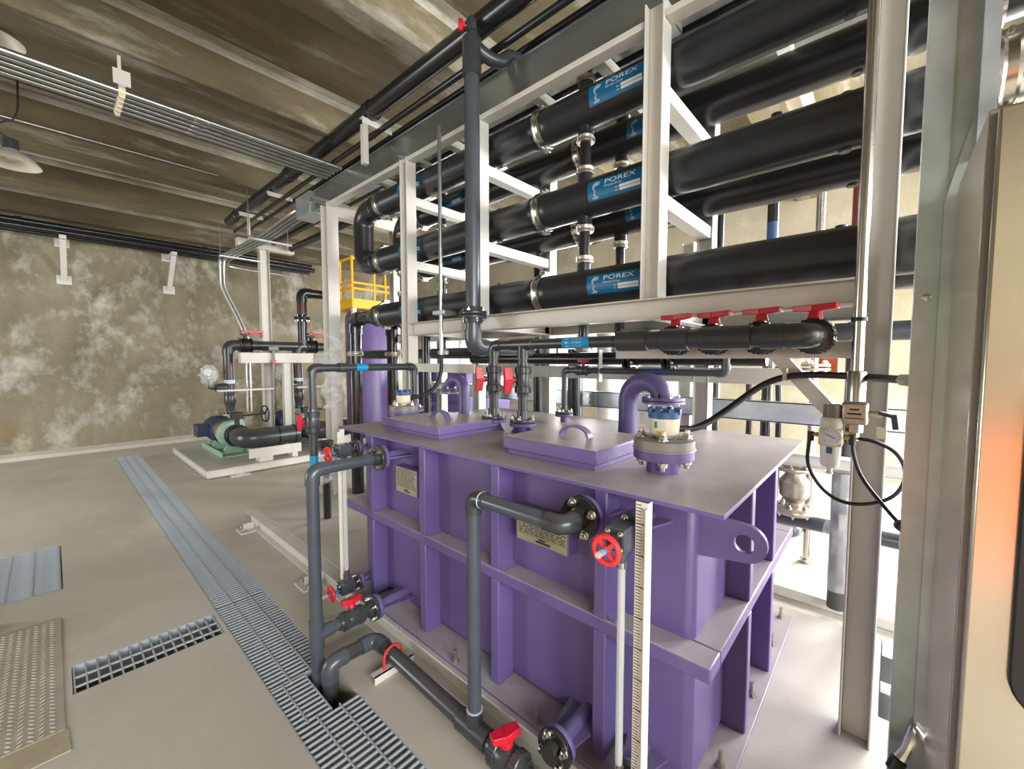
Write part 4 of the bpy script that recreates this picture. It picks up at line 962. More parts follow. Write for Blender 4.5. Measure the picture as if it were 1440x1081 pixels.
q = MB(); q.box(AX-0.036, AX-0.0345, AY-0.026, AY+0.026, 1.437, 1.440); q.box(AX-0.036, AX-0.0345, AY-0.02, AY+0.02, 1.452, 1.458); q.box(AX-0.036, AX-0.0345, AY-0.013, AY+0.013, 1.468, 1.474); q.build('engraving', 'inkblack', vb)
MB().lathe((AX, AY, 1.79), (0, 0, 1), [(0.019, 0), (0.024, 0), (0.024, 0.014), (0.019, 0.014)], 16).build('pipe_clip', 'rubber', t)
GX, GY = 1.955, 0.150
t = thing('filter_regulator', 'grey air filter regulator with a round gauge and clear bowl', 'regulator', (GX, GY, 1.235))
q = MB().lathe((GX, GY, 1.435), (0, 0, 1), [(0.024, 0), (0.026, 0.004), (0.0265, 0.045), (0.024, 0.05)], 24)
for k in range(24):
    a = 2*math.pi*k/24; q.bar((GX+0.0265*math.cos(a), GY+0.0265*math.sin(a), 1.438), (GX+0.0265*math.cos(a), GY+0.0265*math.sin(a), 1.48), 0.002, 0.002, (math.cos(a), math.sin(a), 0))
q.build('knob', 'greypaint', t)
MB().lathe((GX, GY, 1.395), (0, 0, 1), [(0.033, 0), (0.036, 0.006), (0.036, 0.03), (0.030, 0.041)], 28).build('bonnet', 'ruler', t)
MB().box(GX-0.034, GX+0.034, GY-0.036, GY+0.036, 1.33, 1.396).build('body', 'ruler', t, bevel=0.006)
g_ = MB().lathe((GX-0.032, GY, 1.368), (-0.95, -0.3, 0), [(0.033, 0), (0.033, 0.014), (0.031, 0.016)], 28).build('gauge', 'ruler', t)
MB().lathe((GX-0.0475, GY-0.005, 1.368), (-0.95, -0.3, 0), [(0.029, 0.0), (0.029, 0.0006)], 28).build('dial', 'print', g_)
q = MB(); dv = V((-0.3, 0.95, 0)).normalized(); cc = V((GX-0.0488, GY-0.0053, 1.368)); q.bar(cc-dv*0.012+V((0, 0, -0.006)), cc+dv*0.018+V((0, 0, 0.010)), 0.002, 0.001, (1, 0, 0))
for k in range(11):
    a = R(-40+26*k); e = dv*math.cos(a)+V((0, 0, 1))*math.sin(a); q.bar(cc+e*0.022, cc+e*0.027, 0.0012, 0.001, (1, 0, 0))
q.build('needle', 'inkblack', g_)
MB().lathe((GX, GY, 1.33), (0, 0, -1), [(0.033, 0), (0.031, 0.07), (0.024, 0.082), (0.010, 0.088), (0.008, 0.1), (0.011, 0.1), (0.011, 0.108)], 28).build('bowl', 'bowl', t)
MB().box(GX-0.036, GX-0.030, GY-0.008, GY+0.01, 1.304, 1.328).build('latch', 'cap_blue', t)
for s_ in (-1, 1): MB().cyl((GX, GY+s_*0.036, 1.366), (GX, GY+s_*0.062, 1.366), 0.009, 10).build('port_fitting', 'brass', t)
t = thing('air_hose_loop', 'black air hose looping from the valve block round under the regulator', 'hose', (1.95, 0.1, 1.17))
MB().tube(smooth([(AX, AY-0.012, 1.362), (AX-0.02, AY-0.06, 1.362), (AX-0.035, AY-0.125, 1.33), (AX-0.045, AY-0.15, 1.25), (AX-0.04, AY-0.11, 1.16), (AX-0.03, AY-0.0, 1.115), (AX-0.02, AY+0.08, 1.145), (GX+0.0, GY+0.072, 1.24), (GX, GY+0.068, 1.325), (GX, GY+0.062, 1.366)]), 0.0065, 10).build('hose', 'rubber', t)
MB().cyl((GX, GY+0.062, 1.34), (GX, GY+0.062, 1.376), 0.011, 12).build('elbow_fitting', 'rubber', t)
t = thing('air_hose', 'black air hose from the regulator down to the galvanised post', 'hose', (1.9, 0.0, 1.16))
MB().tube(smooth([(GX, GY-0.062, 1.366), (GX-0.005, GY-0.066, 1.31), (GX-0.02, GY-0.09, 1.23), (GX-0.07, GY-0.15, 1.16), (GX-0.15, GY-0.20, 1.12), (GX-0.19, GY-0.212, 1.118)]), 0.0065, 10).build('hose', 'rubber', t)
MB().cyl((GX, GY-0.062, 1.34), (GX, GY-0.062, 1.376), 0.011, 12).build('elbow_fitting', 'rubber', t)
MB().lathe((1.80, -0.045, 1.125), (-0.93, -0.36, -0.05), [(0.012, 0), (0.018, 0.006), (0.018, 0.022), (0.013, 0.026), (0.017, 0.03), (0.017, 0.046)], 10).build('cable_gland', 'rubber', t)

# ------------------------------------------------------------------ galvanised post and stainless cabinet at the right edge
t = thing('galvanised_post', 'galvanised sheet steel post between the near column and stainless cabinet', 'post', (1.78, -0.12, DZ))
q = MB(); q.box(1.745, 1.752, -0.105, -0.048, DZ+0.002, 3.4); q.box(1.752, 1.84, -0.053, -0.048, DZ+0.002, 3.4); q.build('channel', 'galv', t)
q = MB(); q.box(1.752, 1.760, -0.190, -0.105, DZ+0.002, 3.4); q.box(1.70, 1.76, -0.155, -0.152, 2.2, 3.4); q.build('web', 'galv', t)
q = MB(); q.prism([(-0.100, DZ+0.002), (-0.185, DZ+0.002), (-0.185, 2.36), (-0.148, 2.32), (-0.100, 2.10)], 'x', 1.730, 1.734); q.build('cover_plate', 'galv', t)
for p in ((-0.143, 1.84), (-0.118, 0.36), (-0.155, 0.34)): MB().lathe((1.73, p[0], p[1]), (-1, 0, 0), [(0.011, 0), (0.010, 0.004), (0.005, 0.006)], 16).build('screw', 'chrome', t)
MB().lathe((1.745, -0.075, 1.835), (-1, 0, 0), [(0.011, 0), (0.010, 0.004), (0.005, 0.006)], 16).build('screw', 'chrome', t)
for z in (0.42, 0.55): MB().box(1.86, 1.98, -0.085, -0.02, z, z+0.09).build('bracket', 'galv', t, bevel=0.003)
cb = thing('stainless_cabinet', 'brushed stainless steel cabinet filling the right edge of the photo', 'cabinet', (1.45, -0.6, DZ))
MB().box(1.215, 1.69, -1.05, -0.122, DZ+0.002, 2.125).build('body', 'brushed', cb, bevel=0.006)
MB().box(1.190, 1.2135, -1.04, -0.132, DZ+0.06, 2.115).build('door', 'brushed', cb, bevel=0.006)
MB().box(1.2135, 1.2150, -1.045, -0.124, DZ+0.05, 2.12).build('door_seal', 'greypaint', cb)
# rounded rubber-edged window frame on the door
ow, ih = [], []
def rr_pts(y0, y1, z0, z1, r):
    pts = []
    for cx, cz, a0 in ((y1-r, z1-r, 0), (y0+r, z1-r, 90), (y0+r, z0+r, 180), (y1-r, z0+r, 270)):
        for i in range(9): a = R(a0+90*i/8); pts.append((cx+r*math.cos(a), cz+r*math.sin(a)))
    return pts
o_, i_ = rr_pts(-0.66, -0.190, 0.985, 1.62, 0.07), rr_pts(-0.60, -0.238, 1.045, 1.56, 0.04)
q = MB(); n = len(o_)
q.add([(1.176, p[0], p[1]) for p in o_]+[(1.176, p[0], p[1]) for p in i_]+[(1.1905, p[0], p[1]) for p in o_]+[(1.1905, p[0], p[1]) for p in i_],
      [(k, (k+1) % n, n+(k+1) % n, n+k) for k in range(n)]+[(k, 2*n+k, 2*n+(k+1) % n, (k+1) % n) for k in range(n)]+[(n+k, n+(k+1) % n, 3*n+(k+1) % n, 3*n+k) for k in range(n)])
q.build('window_seal', 'rubber', cb, bevel=0.004)
MB().box(1.186, 1.1902, -0.60, -0.238, 1.045, 1.56).build('window_pane', 'film', cb)
# barrier form invented for an unseen orange thing, added for its cabinet reflection
t = thing('orange_reflection_standin', 'orange barrier-shaped stand-in for the unseen thing reflected in the stainless cabinet', 'barrier', (-3.4, -0.8, 0.0))
MB().prism([(-3.62, 0.0), (-3.18, 0.0), (-3.25, 0.2), (-3.33, 0.34), (-3.34, 0.85), (-3.46, 0.85), (-3.47, 0.34), (-3.55, 0.2)], 'y', -1.9, 0.2).build('body', 'orange', t, bevel=0.02)
for yv in (-1.4, -0.3): MB().cyl((-3.40, yv, 0.85), (-3.40, yv, 0.89), 0.04, 16).build('filler_cap', 'orange', t)

t = thing('wrapped_cable_end', 'foil-wrapped cable end with a black plug at the foot of the galvanised post', 'cable', (1.66, -0.07, 0.40))
rr = random.Random(9)
MB().tube([(1.722, -0.10+0.0, 0.53), (1.70, -0.095, 0.50), (1.685, -0.085, 0.47), (1.67, -0.07, 0.44)], 0.012, 9, rads=[0.008, 0.014, 0.012, 0.016]).build('foil', 'chrome', t)
MB().lathe((1.672, -0.072, 0.445), (-0.3, 0.3, -0.8), [(0.016, 0), (0.02, 0.005), (0.02, 0.04), (0.012, 0.045)], 14).build('plug', 'rubber', t)
MB().tube([(1.722, -0.10, 0.53), (1.712, -0.13, 0.50), (1.708, -0.15, 0.45), (1.706, -0.158, 0.38)], 0.011, 9).build('braid', 'galvc', t)

# ------------------------------------------------------------------ pump skid with two pumps
t = thing('pump_skid', 'low ivory steel skid carrying two green pumps by the back wall', 'skid', (2.4, 8.1, 0.02))
MB().box(1.37, 3.55, 6.885, 9.35, 0.112, 0.120).build('deck_plate', 'deck', t)
for yv in (6.90, 9.33): MB().hbeam('x', 1.37, 3.55, (yv, 0.064), (0.05, 0.094), 0.008, 'z').build('edge_beam', 'ivory', t)
for xv in (1.385, 3.535): MB().hbeam('y', 6.93, 9.30, (xv, 0.064), (0.05, 0.094), 0.008, 'z').build('edge_beam', 'ivory', t)
for xv in (1.75, 3.2):
    q = MB(); q.box(xv-0.12, xv+0.12, 6.78, 6.90, 0.0, 0.012); q.box(xv-0.05, xv+0.05, 6.83, 6.91, 0.012, 0.02); q.build('foot_plate', 'ivory', t)
def pump(x, y, z, label):
    p = thing('centrifugal_pump', label, 'pump', (x, y, 0.12), 'green centrifugal pumps')
    q = MB(); q.box(x-0.20, x+0.20, y-0.30, y+1.0, 0.121, 0.145)
    for s_ in (-1, 1): q.box(x+s_*0.20-0.008, x+s_*0.20+0.008, y-0.30, y+1.0, 0.121, 0.21)
    q.build('base_frame', 'mint', p, bevel=0.003)
    for yy in (y+0.50, y+0.80): MB().prism([(x-0.18, 0.145), (x+0.18, 0.145), (x+0.12, z-0.16), (x-0.12, z-0.16)], 'y', yy-0.03, yy+0.03).build('motor_foot', 'mint', p)
    q = MB().lathe((x, y+0.34, z), (0, 1, 0), [(0.12, 0), (0.19, 0.03), (0.205, 0.07), (0.205, 0.52), (0.19, 0.55), (0.19, 0.66), (0.15, 0.70)], 32)
    for k in range(30):
        a = 2*math.pi*k/30; e = V((math.cos(a), 0, math.sin(a))); q.bar(V((x, y+0.43, z))+e*0.208, V((x, y+0.84, z))+e*0.208, 0.006, 0.024, e)
    mo = q.build('motor', 'motor', p)
    MB().box(x-0.36, x-0.19, y+0.50, y+0.74, z-0.09, z+0.11).build('terminal_box', 'motor', mo, bevel=0.008)
    MB().torus((x, y+0.6, z+0.245), (0, 1, 0), 0.026, 0.007, 16, 8).build('lifting_eye', 'motor', mo)
    MB().lathe((x, y+0.07, z), (0, 1, 0), [(0.18, 0), (0.18, 0.20), (0.14, 0.27)], 28).build('coupling_guard', 'amber', p)
    q = MB().lathe((x, y-0.12, z), (0, 1, 0), [(0.12, 0), (0.19, 0.02), (0.21, 0.06), (0.21, 0.13), (0.19, 0.17), (0.14, 0.19)], 32)
    q.cyl((x, y-0.22, z), (x, y-0.11, z), 0.10, 22)
    q.tube(smooth([(x+0.13, y-0.02, z), (x+0.13, y-0.02, z+0.14), (x+0.06, y-0.02, z+0.24), (x, y-0.02, z+0.32)]), 0.065, 18)
    q.build('casing', 'mint', p)
    MB().prism([(x-0.14, 0.145), (x+0.14, 0.145), (x+0.07, z-0.18), (x-0.07, z-0.18)], 'y', y-0.06, y+0.02).build('casing_foot', 'mint', p)
    flange(p, (x, y-0.02, z+0.30), (0, 0, 1), 0.11, 0.022, 'mint', 8, 0.010)
    flange(p, (x, y-0.22, z), (0, -1, 0), 0.165, 0.026, 'mint', 8, 0.014)
    return p
PZ = 0.46
pumps = ((1.92, 7.92, 'nearer left pump, green casing with navy motor, amber guard'), (2.98, 7.92, 'right hand pump half hidden behind the ivory frame posts'))
for i, (x, y, lb_) in enumerate(pumps):
    pump(x, y, PZ, lb_)
    sd = ('left', 'right')[i]
    t = thing('suction_pipe', 'thick black suction pipe curving out of the %s pump' % sd, 'pipe', (x, 7.2, 0.2))
    flange(t, (x, y-0.248, PZ), (0, -1, 0), 0.165, 0.026, 'black', 8, 0.014, hub=0.13, hubl=0.02)
    ve = MB().lathe((x, y-0.295, PZ), (0, -1, 0), [(0.15, 0), (0.172, 0.01), (0.172, 0.09), (0.15, 0.10)], 28).build('butterfly_valve', 'rubber', t)
    q = MB(); q.cyl((x, y-0.345, PZ+0.15), (x, y-0.345, PZ+0.30), 0.035, 14); q.box(x-0.08, x+0.08, y-0.40, y-0.29, PZ+0.26, PZ+0.37); q.build('gearbox', 'rubber', ve, bevel=0.006)
    q = MB().torus((x+0.40, y-0.345, PZ+0.31), (1, 0.15, 0), 0.13, 0.011, 26, 8); q.cyl((x+0.08, y-0.345, PZ+0.31), (x+0.40, y-0.345, PZ+0.31), 0.014, 10)
    for k in range(3):
        a = R(120*k+20); q.bar((x+0.40, y-0.345, PZ+0.31), (x+0.40, y-0.345+0.13*math.cos(a), PZ+0.31+0.13*math.sin(a)), 0.016, 0.014, (1, 0, 0))
    q.build('handwheel', 'rubber', ve)
    flange(t, (x, y-0.425, PZ), (0, 1, 0), 0.165, 0.026, 'black', 8, 0.014)
    xe = 2.66 if i == 0 else 3.5
    yv = 7.13
    pipe_run(t, [(x, y-0.425, PZ), (x, yv, PZ), (xe, yv, PZ)], 0.142, 'pvcd', sock=1.06, Rf=1.15)
    for xx in (x+0.42, x+0.66):
        if xx < xe: MB().lathe((xx, yv, PZ), (1, 0, 0), [(0.142, 0), (0.151, 0.003), (0.151, 0.022), (0.142, 0.025)], 28).build('pipe_strap', 'black', t)
    sp = thing('pipe_saddle', 'ivory saddle plate under the %s suction pipe' % sd, 'saddle', (x+0.4, 7.0, 0.12))
    q = MB(); q.box(x-0.02, x+0.72, 6.955, 6.965, 0.19, 0.33); q.box(x+0.12, x+0.3, 6.95, 7.15, 0.121, 0.19); q.box(x+0.58, x+0.66, 6.95, 7.15, 0.121, 0.31); q.build('plate', 'ivory', sp)
    # discharge
    xd, yd = x, y-0.02; zt = 1.89
    t = thing('discharge_pipe', 'black discharge pipe rising from the %s pump into a horizontal run' % sd, 'pipe', (xd, yd, 0.75))
    flange(t, (xd, yd, PZ+0.323), (0, 0, 1), 0.10, 0.022, 'black', 8, 0.010)
    MB().lathe((xd, yd, PZ+0.345), (0, 0, 1), [(0.062, 0), (0.062, 0.10), (0.078, 0.14), (0.085, 0.16), (0.085, 0.30), (0.078, 0.31)], 26).build('expander', 'pvcd', t)
    xe = 3.00 if i == 0 else 3.5
    pipe_run(t, [(xd, yd, PZ+0.6), (xd, yd, zt), (xe, yd, zt)], 0.078, 'pvcd', sock=1.1, Rf=1.2)
    b = MB()
    for k in range(12):
        a = 2*math.pi*k/12; b.bar((xd+0.0785*math.cos(a), yd+0.0785*math.sin(a), 1.42), (xd+0.0785*math.cos(a), yd+0.0785*math.sin(a), 1.62), 0.01, 0.002, (math.cos(a), math.sin(a), 0))
    b.build('printed_band', 'maroon', t)
    MB().cyl((xd, yd, 1.27), (xd, yd, 1.33), 0.0792, 24).build('white_band', 'print', t)
    for xx, dd in ((xd+0.18, 1), (xd+0.31, -1)): flange(t, (xx, yd, zt), (-dd, 0, 0), 0.118, 0.022, 'black', 8, 0.012)
    q = MB().lathe((xd+0.185, yd, zt), (1, 0, 0), [(0.105, 0), (0.112, 0.01), (0.112, 0.11), (0.105, 0.12)], 26); q.cyl((xd+0.245, yd, zt+0.1), (xd+0.245, yd, zt+0.19), 0.032, 14); q.box(xd+0.19, xd+0.30, yd-0.05, yd+0.05, zt+0.17, zt+0.195)
    ve = q.build('butterfly_valve', 'rubber', t)
    q = MB(); q.box(xd+0.18, xd+0.50, yd-0.055, yd+0.015, zt+0.21, zt+0.245); q.box(xd+0.30, xd+0.50, yd-0.05, yd+0.01, zt+0.175, zt+0.19); q.box(xd+0.47, xd+0.50, yd-0.05, yd+0.01, zt+0.13, zt+0.21); q.build('lever', 'red', ve, bevel=0.004)
    # gauge in plastic
    gq = thing('pressure_gauge', 'small round pressure gauge wrapped in clear film on the %s discharge pipe' % sd, 'gauge', (xd-0.32, yd, 1.3))
    MB().tube([(xd-0.07, yd-0.03, 1.20), (xd-0.25, yd-0.06, 1.20), (xd-0.30, yd-0.06, 1.22), (xd-0.30, yd-0.06, 1.40)], 0.018, 10).build('branch', 'pvcd', gq)
    MB().cyl((xd-0.20, yd-0.05, 1.21), (xd-0.06, yd-0.03, 1.21), 0.06, 16, r1=0.075).build('saddle_clamp', 'pvcd', gq)
    MB().lathe((xd-0.30, yd-0.08, 1.46), (0, -1, 0), [(0.055, -0.04), (0.055, 0.0), (0.05, 0.004)], 24).build('dial_case', 'print', gq)
    rr = random.Random(5+i); q = MB(); n1, n2 = 12, 9
    for a_ in range(n1):
        for b_ in range(n2):
            th = 2*math.pi*a_/n1; ph = math.pi*(b_+0.5)/n2; r_ = 0.115*rr.uniform(0.75, 1.25); q.v.append((xd-0.30+r_*math.sin(ph)*math.cos(th), yd-0.08+r_*0.6*math.sin(ph)*math.sin(th), 1.42+1.25*r_*math.cos(ph)))
    for a_ in range(n1):
        for b_ in range(n2-1): q.f.append((a_*n2+b_, a_*n2+b_+1, ((a_+1) % n1)*n2+b_+1, ((a_+1) % n1)*n2+b_))
    q.build('film_wrap', 'film', gq)
# ivory pipe stand on the pump skid
t = thing('pipe_stand', 'ivory steel pipe stand with two posts on the pump skid', 'stand', (2.5, 7.5, 0.12))
MB().box(2.0, 3.12, 7.56, 7.68, 1.60, 1.765).build('beam', 'ivory', t, bevel=0.004)
MB().hbeam('z', 0.1205, 1.60, (2.70, 7.62), (0.15, 0.11), 0.009, 'x').build('post', 'ivory', t, bevel=0.003)
for x0, x1 in ((1.72, 2.50), (2.88, 3.40)): MB().box(x0, x1, 7.66, 7.80, 1.155, 1.185).build('shelf', 'ivory', t)
# riser joining the discharge run
t = thing('flanged_riser', 'black flanged riser with an elbow above the pump discharge run', 'pipe', (3.08, 7.90, 1.9))
MB().tube(smooth([(3.0, 7.90, 1.89), (3.06, 7.90, 1.89), (3.08, 7.90, 1.93), (3.08, 7.90, 2.01)], 2), 0.086, 22).build('elbow', 'pvcd', t)
pipe_run(t, [(3.08, 7.90, 2.0), (3.08, 7.90, 2.86), (3.5, 7.90, 2.86)], 0.080, 'black', sock=1.12, Rf=1.1)
flange(t, (3.08, 7.90, 2.40), (0, 0, 1), 0.135, 0.03, 'black', 8, 0.014, hub=0.09); flange(t, (3.08, 7.90, 2.395), (0, 0, -1), 0.135, 0.03, 'black', 8, 0.014, hub=0.09)
b = MB()
for k in range(12):
    a = 2*math.pi*k/12; b.bar((3.08+0.081*math.cos(a), 7.90+0.081*math.sin(a), 2.48), (3.08+0.081*math.cos(a), 7.90+0.081*math.sin(a), 2.66), 0.012, 0.002, (math.cos(a), math.sin(a), 0))
b.build('printed_band', 'maroon', t)
DVY = 7.52
t = thing('drain_valve', 'thin black drain with a small red valve under the discharge run', 'valve', (2.46, 7.52, 0.75))
MB().cyl((2.46, 7.52, 1.57), (2.46, 7.52, 1.86), 0.018, 10).build('pipe', 'pvcd', t); MB().box(2.38, 2.54, 7.50, 7.83, 1.80, 1.88).build('saddle', 'pvcd', t, bevel=0.01)
MB().box(2.43, 2.49, 7.50, 7.54, 1.60, 1.65).build('handle', 'red', t); MB().cyl((2.46, 7.52, 0.75), (2.46, 7.52, 1.57), 0.015, 10).build('drop', 'black', t)
# crumpled plastic film on the end column
rr = random.Random(11); q = MB(); n1, n2 = 12, 34
for j in range(n2):
    z = 1.12+0.80*j/(n2-1); wv = 0.05+0.09*math.sin(math.pi*(j+1.5)/n2)+rr.uniform(-0.02, 0.02); cx = 1.98+0.05*math.sin(j*0.5); cyv = 4.40+0.10*math.cos(j*0.31)
    for i in range(n1):
        a = 2*math.pi*i/n1; r_ = wv*rr.uniform(0.55, 1.25); q.v.append((cx+r_*0.55*math.cos(a), cyv+r_*1.2*math.sin(a), z+rr.uniform(-0.012, 0.012)))
for j in range(n2-1):
    for i in range(n1): q.f.append((j*n1+i, j*n1+(i+1) % n1, (j+1)*n1+(i+1) % n1, (j+1)*n1+i))
tag(q.build('plastic_film', 'film', sharp=10), 'crumpled clear plastic film hanging on the column near the pumps', 'plastic film')

# ------------------------------------------------------------------ background behind the rack
def vessel(x, y, r, z0, z1, m, label, cat='vessel'):
    t = thing('pressure_vessel', label, cat, (x, y, 0))
    MB().lathe((x, y, z0), (0, 0, 1), [(r*0.5, -0.14), (r*0.85, -0.07), (r, 0.0), (r, z1-z0), (r*0.9, z1-z0+r*0.2), (r*0.6, z1-z0+r*0.38), (0.0, z1-z0+r*0.45)], 36).build('shell', m, t)
    for k in range(3):
        a = R(120*k+30); MB().cyl((x+r*0.75*math.cos(a), y+r*0.75*math.sin(a), 0.0), (x+r*0.75*math.cos(a), y+r*0.75*math.sin(a), z0+0.05), 0.03, 10).build('leg', m, t)
    MB().lathe((x, y, z0+0.02), (0, 0, 1), [(r, 0), (r*1.03, 0.004), (r*1.03, 0.05), (r, 0.054)], 36).build('band', m, t)
    return t
vessel(4.65, 1.93, 0.225, 0.35, 2.35, 'tankgrey', 'pale grey cylindrical vessel behind the purple gooseneck vent')
vessel(5.3, 2.95, 0.17, 0.35, 2.35, 'tankgrey', 'slim pale grey cylindrical vessel left of the larger grey one')
t = vessel(4.10, 7.45, 0.40, 0.3, 2.45, 'purple_c', 'tall purple vessel with a yellow platform, seen left of the modules')
pf = thing('service_platform', 'yellow railed service platform round the purple vessel', 'platform', (4.1, 7.45, 2.5))
q = MB(); q.box(3.55, 4.9, 6.95, 8.0, 2.56, 2.60); q.box(3.55, 4.9, 6.94, 6.955, 2.56, 2.72); q.box(3.54, 3.555, 6.94, 8.0, 2.56, 2.72); q.build('deck', 'yellow', pf)
for xx in (3.56, 3.98, 4.2, 4.6, 4.88): MB().cyl((xx, 6.96, 2.6), (xx, 6.96, 3.45), 0.022, 10).build('post', 'yellow', pf)
for yv in (7.4, 7.98): MB().cyl((3.56, yv, 2.6), (3.56, yv, 3.45), 0.022, 10).build('post', 'yellow', pf)
for z in (2.9, 3.0, 3.42):
    MB().cyl((3.55, 6.96, z), (4.9, 6.96, z), 0.022, 10).build('rail', 'yellow', pf); MB().cyl((3.56, 6.96, z), (3.56, 8.0, z), 0.022, 10).build('rail', 'yellow', pf)
for xx, yy in ((3.60, 7.0), (4.85, 7.0), (3.60, 7.95), (4.85, 7.95)): MB().box(xx-0.035, xx+0.035, yy-0.035, yy+0.035, 0.0, 2.56).build('leg', 'ivory', pf)
# second purple tank far behind
t = thing('far_process_tank', 'second purple ribbed tank far behind, in front of the bright windows', 'tank', (5.7, 6.6, 0))
MB().box(5.1, 6.3, 5.75, 7.4, 0.15, 1.42).build('shell', 'purple_c', t, bevel=0.02); MB().box(5.0, 6.4, 5.65, 7.5, 1.42, 1.44).build('lid', 'purple', t); MB().box(5.0, 6.4, 5.65, 7.5, 0.0, 0.15).build('skid', 'ivory', t)
for yv in (5.9, 6.35, 6.8, 7.25): MB().box(5.03, 5.1, yv-0.03, yv+0.03, 0.15, 1.42).build('stiffener', 'purple_c', t)
MB().box(5.02, 5.1, 5.7, 7.45, 0.76, 0.82).build('girth_rib', 'purple_c', t)
# grey and ivory frame behind the tank
t = thing('support_frame', 'grey steel channel frame behind the tank, with a bolted splice plate', 'frame', (3.5, 1.5, 0))
q = MB(); q.box(3.45, 3.46, -2.0, 4.6, 1.205, 1.35); q.box(3.45, 3.52, -2.0, 4.6, 1.343, 1.352); q.box(3.45, 3.52, -2.0, 4.6, 1.203, 1.212); q.build('channel', 'galv', t)
MB().box(3.442, 3.4495, 2.05, 2.42, 1.225, 1.335).build('splice_plate', 'galv', t)
for k in range(4):
    for z in (1.25, 1.31): MB().lathe((3.442, 2.12+0.075*k, z), (-1, 0, 0), [(0.012, 0), (0.012, 0.008)], 8).build('bolt', 'chrome', t)
MB().hbeam('y', -2.0, 1.2, (3.55, 0.945), (0.10, 0.09), 0.008, 'z').build('beam', 'ivory', t)
for yv in (-0.9, 1.25, 4.5): MB().hbeam('z', 0.0, 2.6, (3.56, yv), (0.10, 0.10), 0.008, 'y').build('post', 'ivory', t)
# wide pale skid slab behind
tag(MB().box(3.35, 4.4, -2.2, 2.6, 0.0, 0.07).build('rear_plinth', 'deck', bevel=0.01), 'low pale plinth on the bright floor behind the tank', 'plinth')
def vpipe(x, y, z0, z1, r, m, label, band=None, name='vertical_pipe'):
    t = thing(name, label, 'pipe', (x, y, z0), 'vertical pipes behind the rack')
    MB().cyl((x, y, z0), (x, y, z1), r, 16).build('pipe', m, t)
    MB().lathe((x, y, z0), (0, 0, 1), [(r, 0), (r*1.5, 0), (r*1.5, 0.03), (r, 0.03)], 16).build('foot', m, t)
    if band: MB().cyl((x, y, band[0]), (x, y, band[1]), r*1.02, 16).build('printed_band', band[2], t)
    return t
vpipe(3.9, 1.12, 0.07, 3.5, 0.035, 'black', 'black vertical pipe just right of the large grey vessel')
vpipe(3.75, 0.70, 0.07, 3.5, 0.038, 'black', 'black vertical pipe with a blue band behind the diagonal brace', (2.2, 2.7, 'cap_blue'))
vpipe(3.9, 0.42, 0.07, 3.5, 0.028, 'steel', 'stainless vertical pipe behind the filter regulator')
vpipe(3.85, 0.20, 0.07, 3.5, 0.034, 'black', 'black vertical pipe with a dark red band left of the near column', (2.3, 3.0, 'maroon'))
vpipe(3.85, -0.17, 0.07, 3.5, 0.040, 'black', 'black vertical pipe with a red band right of the near column', (2.35, 3.0, 'maroon'))
vpipe(3.2, 3.35, 0.0, 2.3, 0.06, 'black', 'thick black vertical pipe behind the far end of the tank')
vpipe(3.2, 2.55, 0.0, 3.4, 0.045, 'black', 'black vertical pipe behind the tall grey riser')
vpipe(3.25, 2.15, 0.0, 1.75, 0.07, 'black', 'thick black vertical pipe between the red valved drops')
vpipe(2.75, 3.75, DZ+0.001, 1.975, 0.05, 'black', 'black vertical pipe left of the slim conduit')
def cyl_run(name, label, pts, r, m, cat='pipe', fl=()):
    t = thing(name, label, cat, tuple(V(pts[0])-V((0, 0, r)))); pipe_run(t, pts, r, m)
    for c, d in fl: flange(t, c, d, r*1.9, 0.02, m, 6, 0.011)
    return t
cyl_run('manifold', 'large dark manifold pipe under the module rack in front of bright windows', [(3.25, 2.3, 1.73), (3.25, 6.0, 1.73)], 0.065, 'black')
cyl_run('manifold', 'black manifold pipe with bolted flanges under the near half of the rack', [(2.66, 0.5, 1.66), (2.66, 2.9, 1.66)], 0.045, 'black', fl=(((2.66, 1.32, 1.66), (0, 1, 0)), ((2.66, 1.30, 1.66), (0, -1, 0)), ((2.66, 1.05, 1.66), (0, 1, 0)), ((2.66, 1.03, 1.66), (0, -1, 0))))
cyl_run('grey_branch', 'grey pipe running behind the near column at eye level', [(2.42, -1.2, 1.775), (2.42, 0.19, 1.775)], 0.042, 'pvc')
cyl_run('floor_pipe', 'grey PVC pipe lying above the bright floor behind the tank', [(3.55, -0.9, 0.50), (3.55, 0.75, 0.50)], 0.05, 'pvc')
cyl_run('floor_pipe', 'lower grey PVC pipe with a bend under the longer floor pipe', [(3.75, 1.0, 0.34), (3.75, 0.50, 0.34), (4.2, 0.50, 0.34)], 0.05, 'pvc')
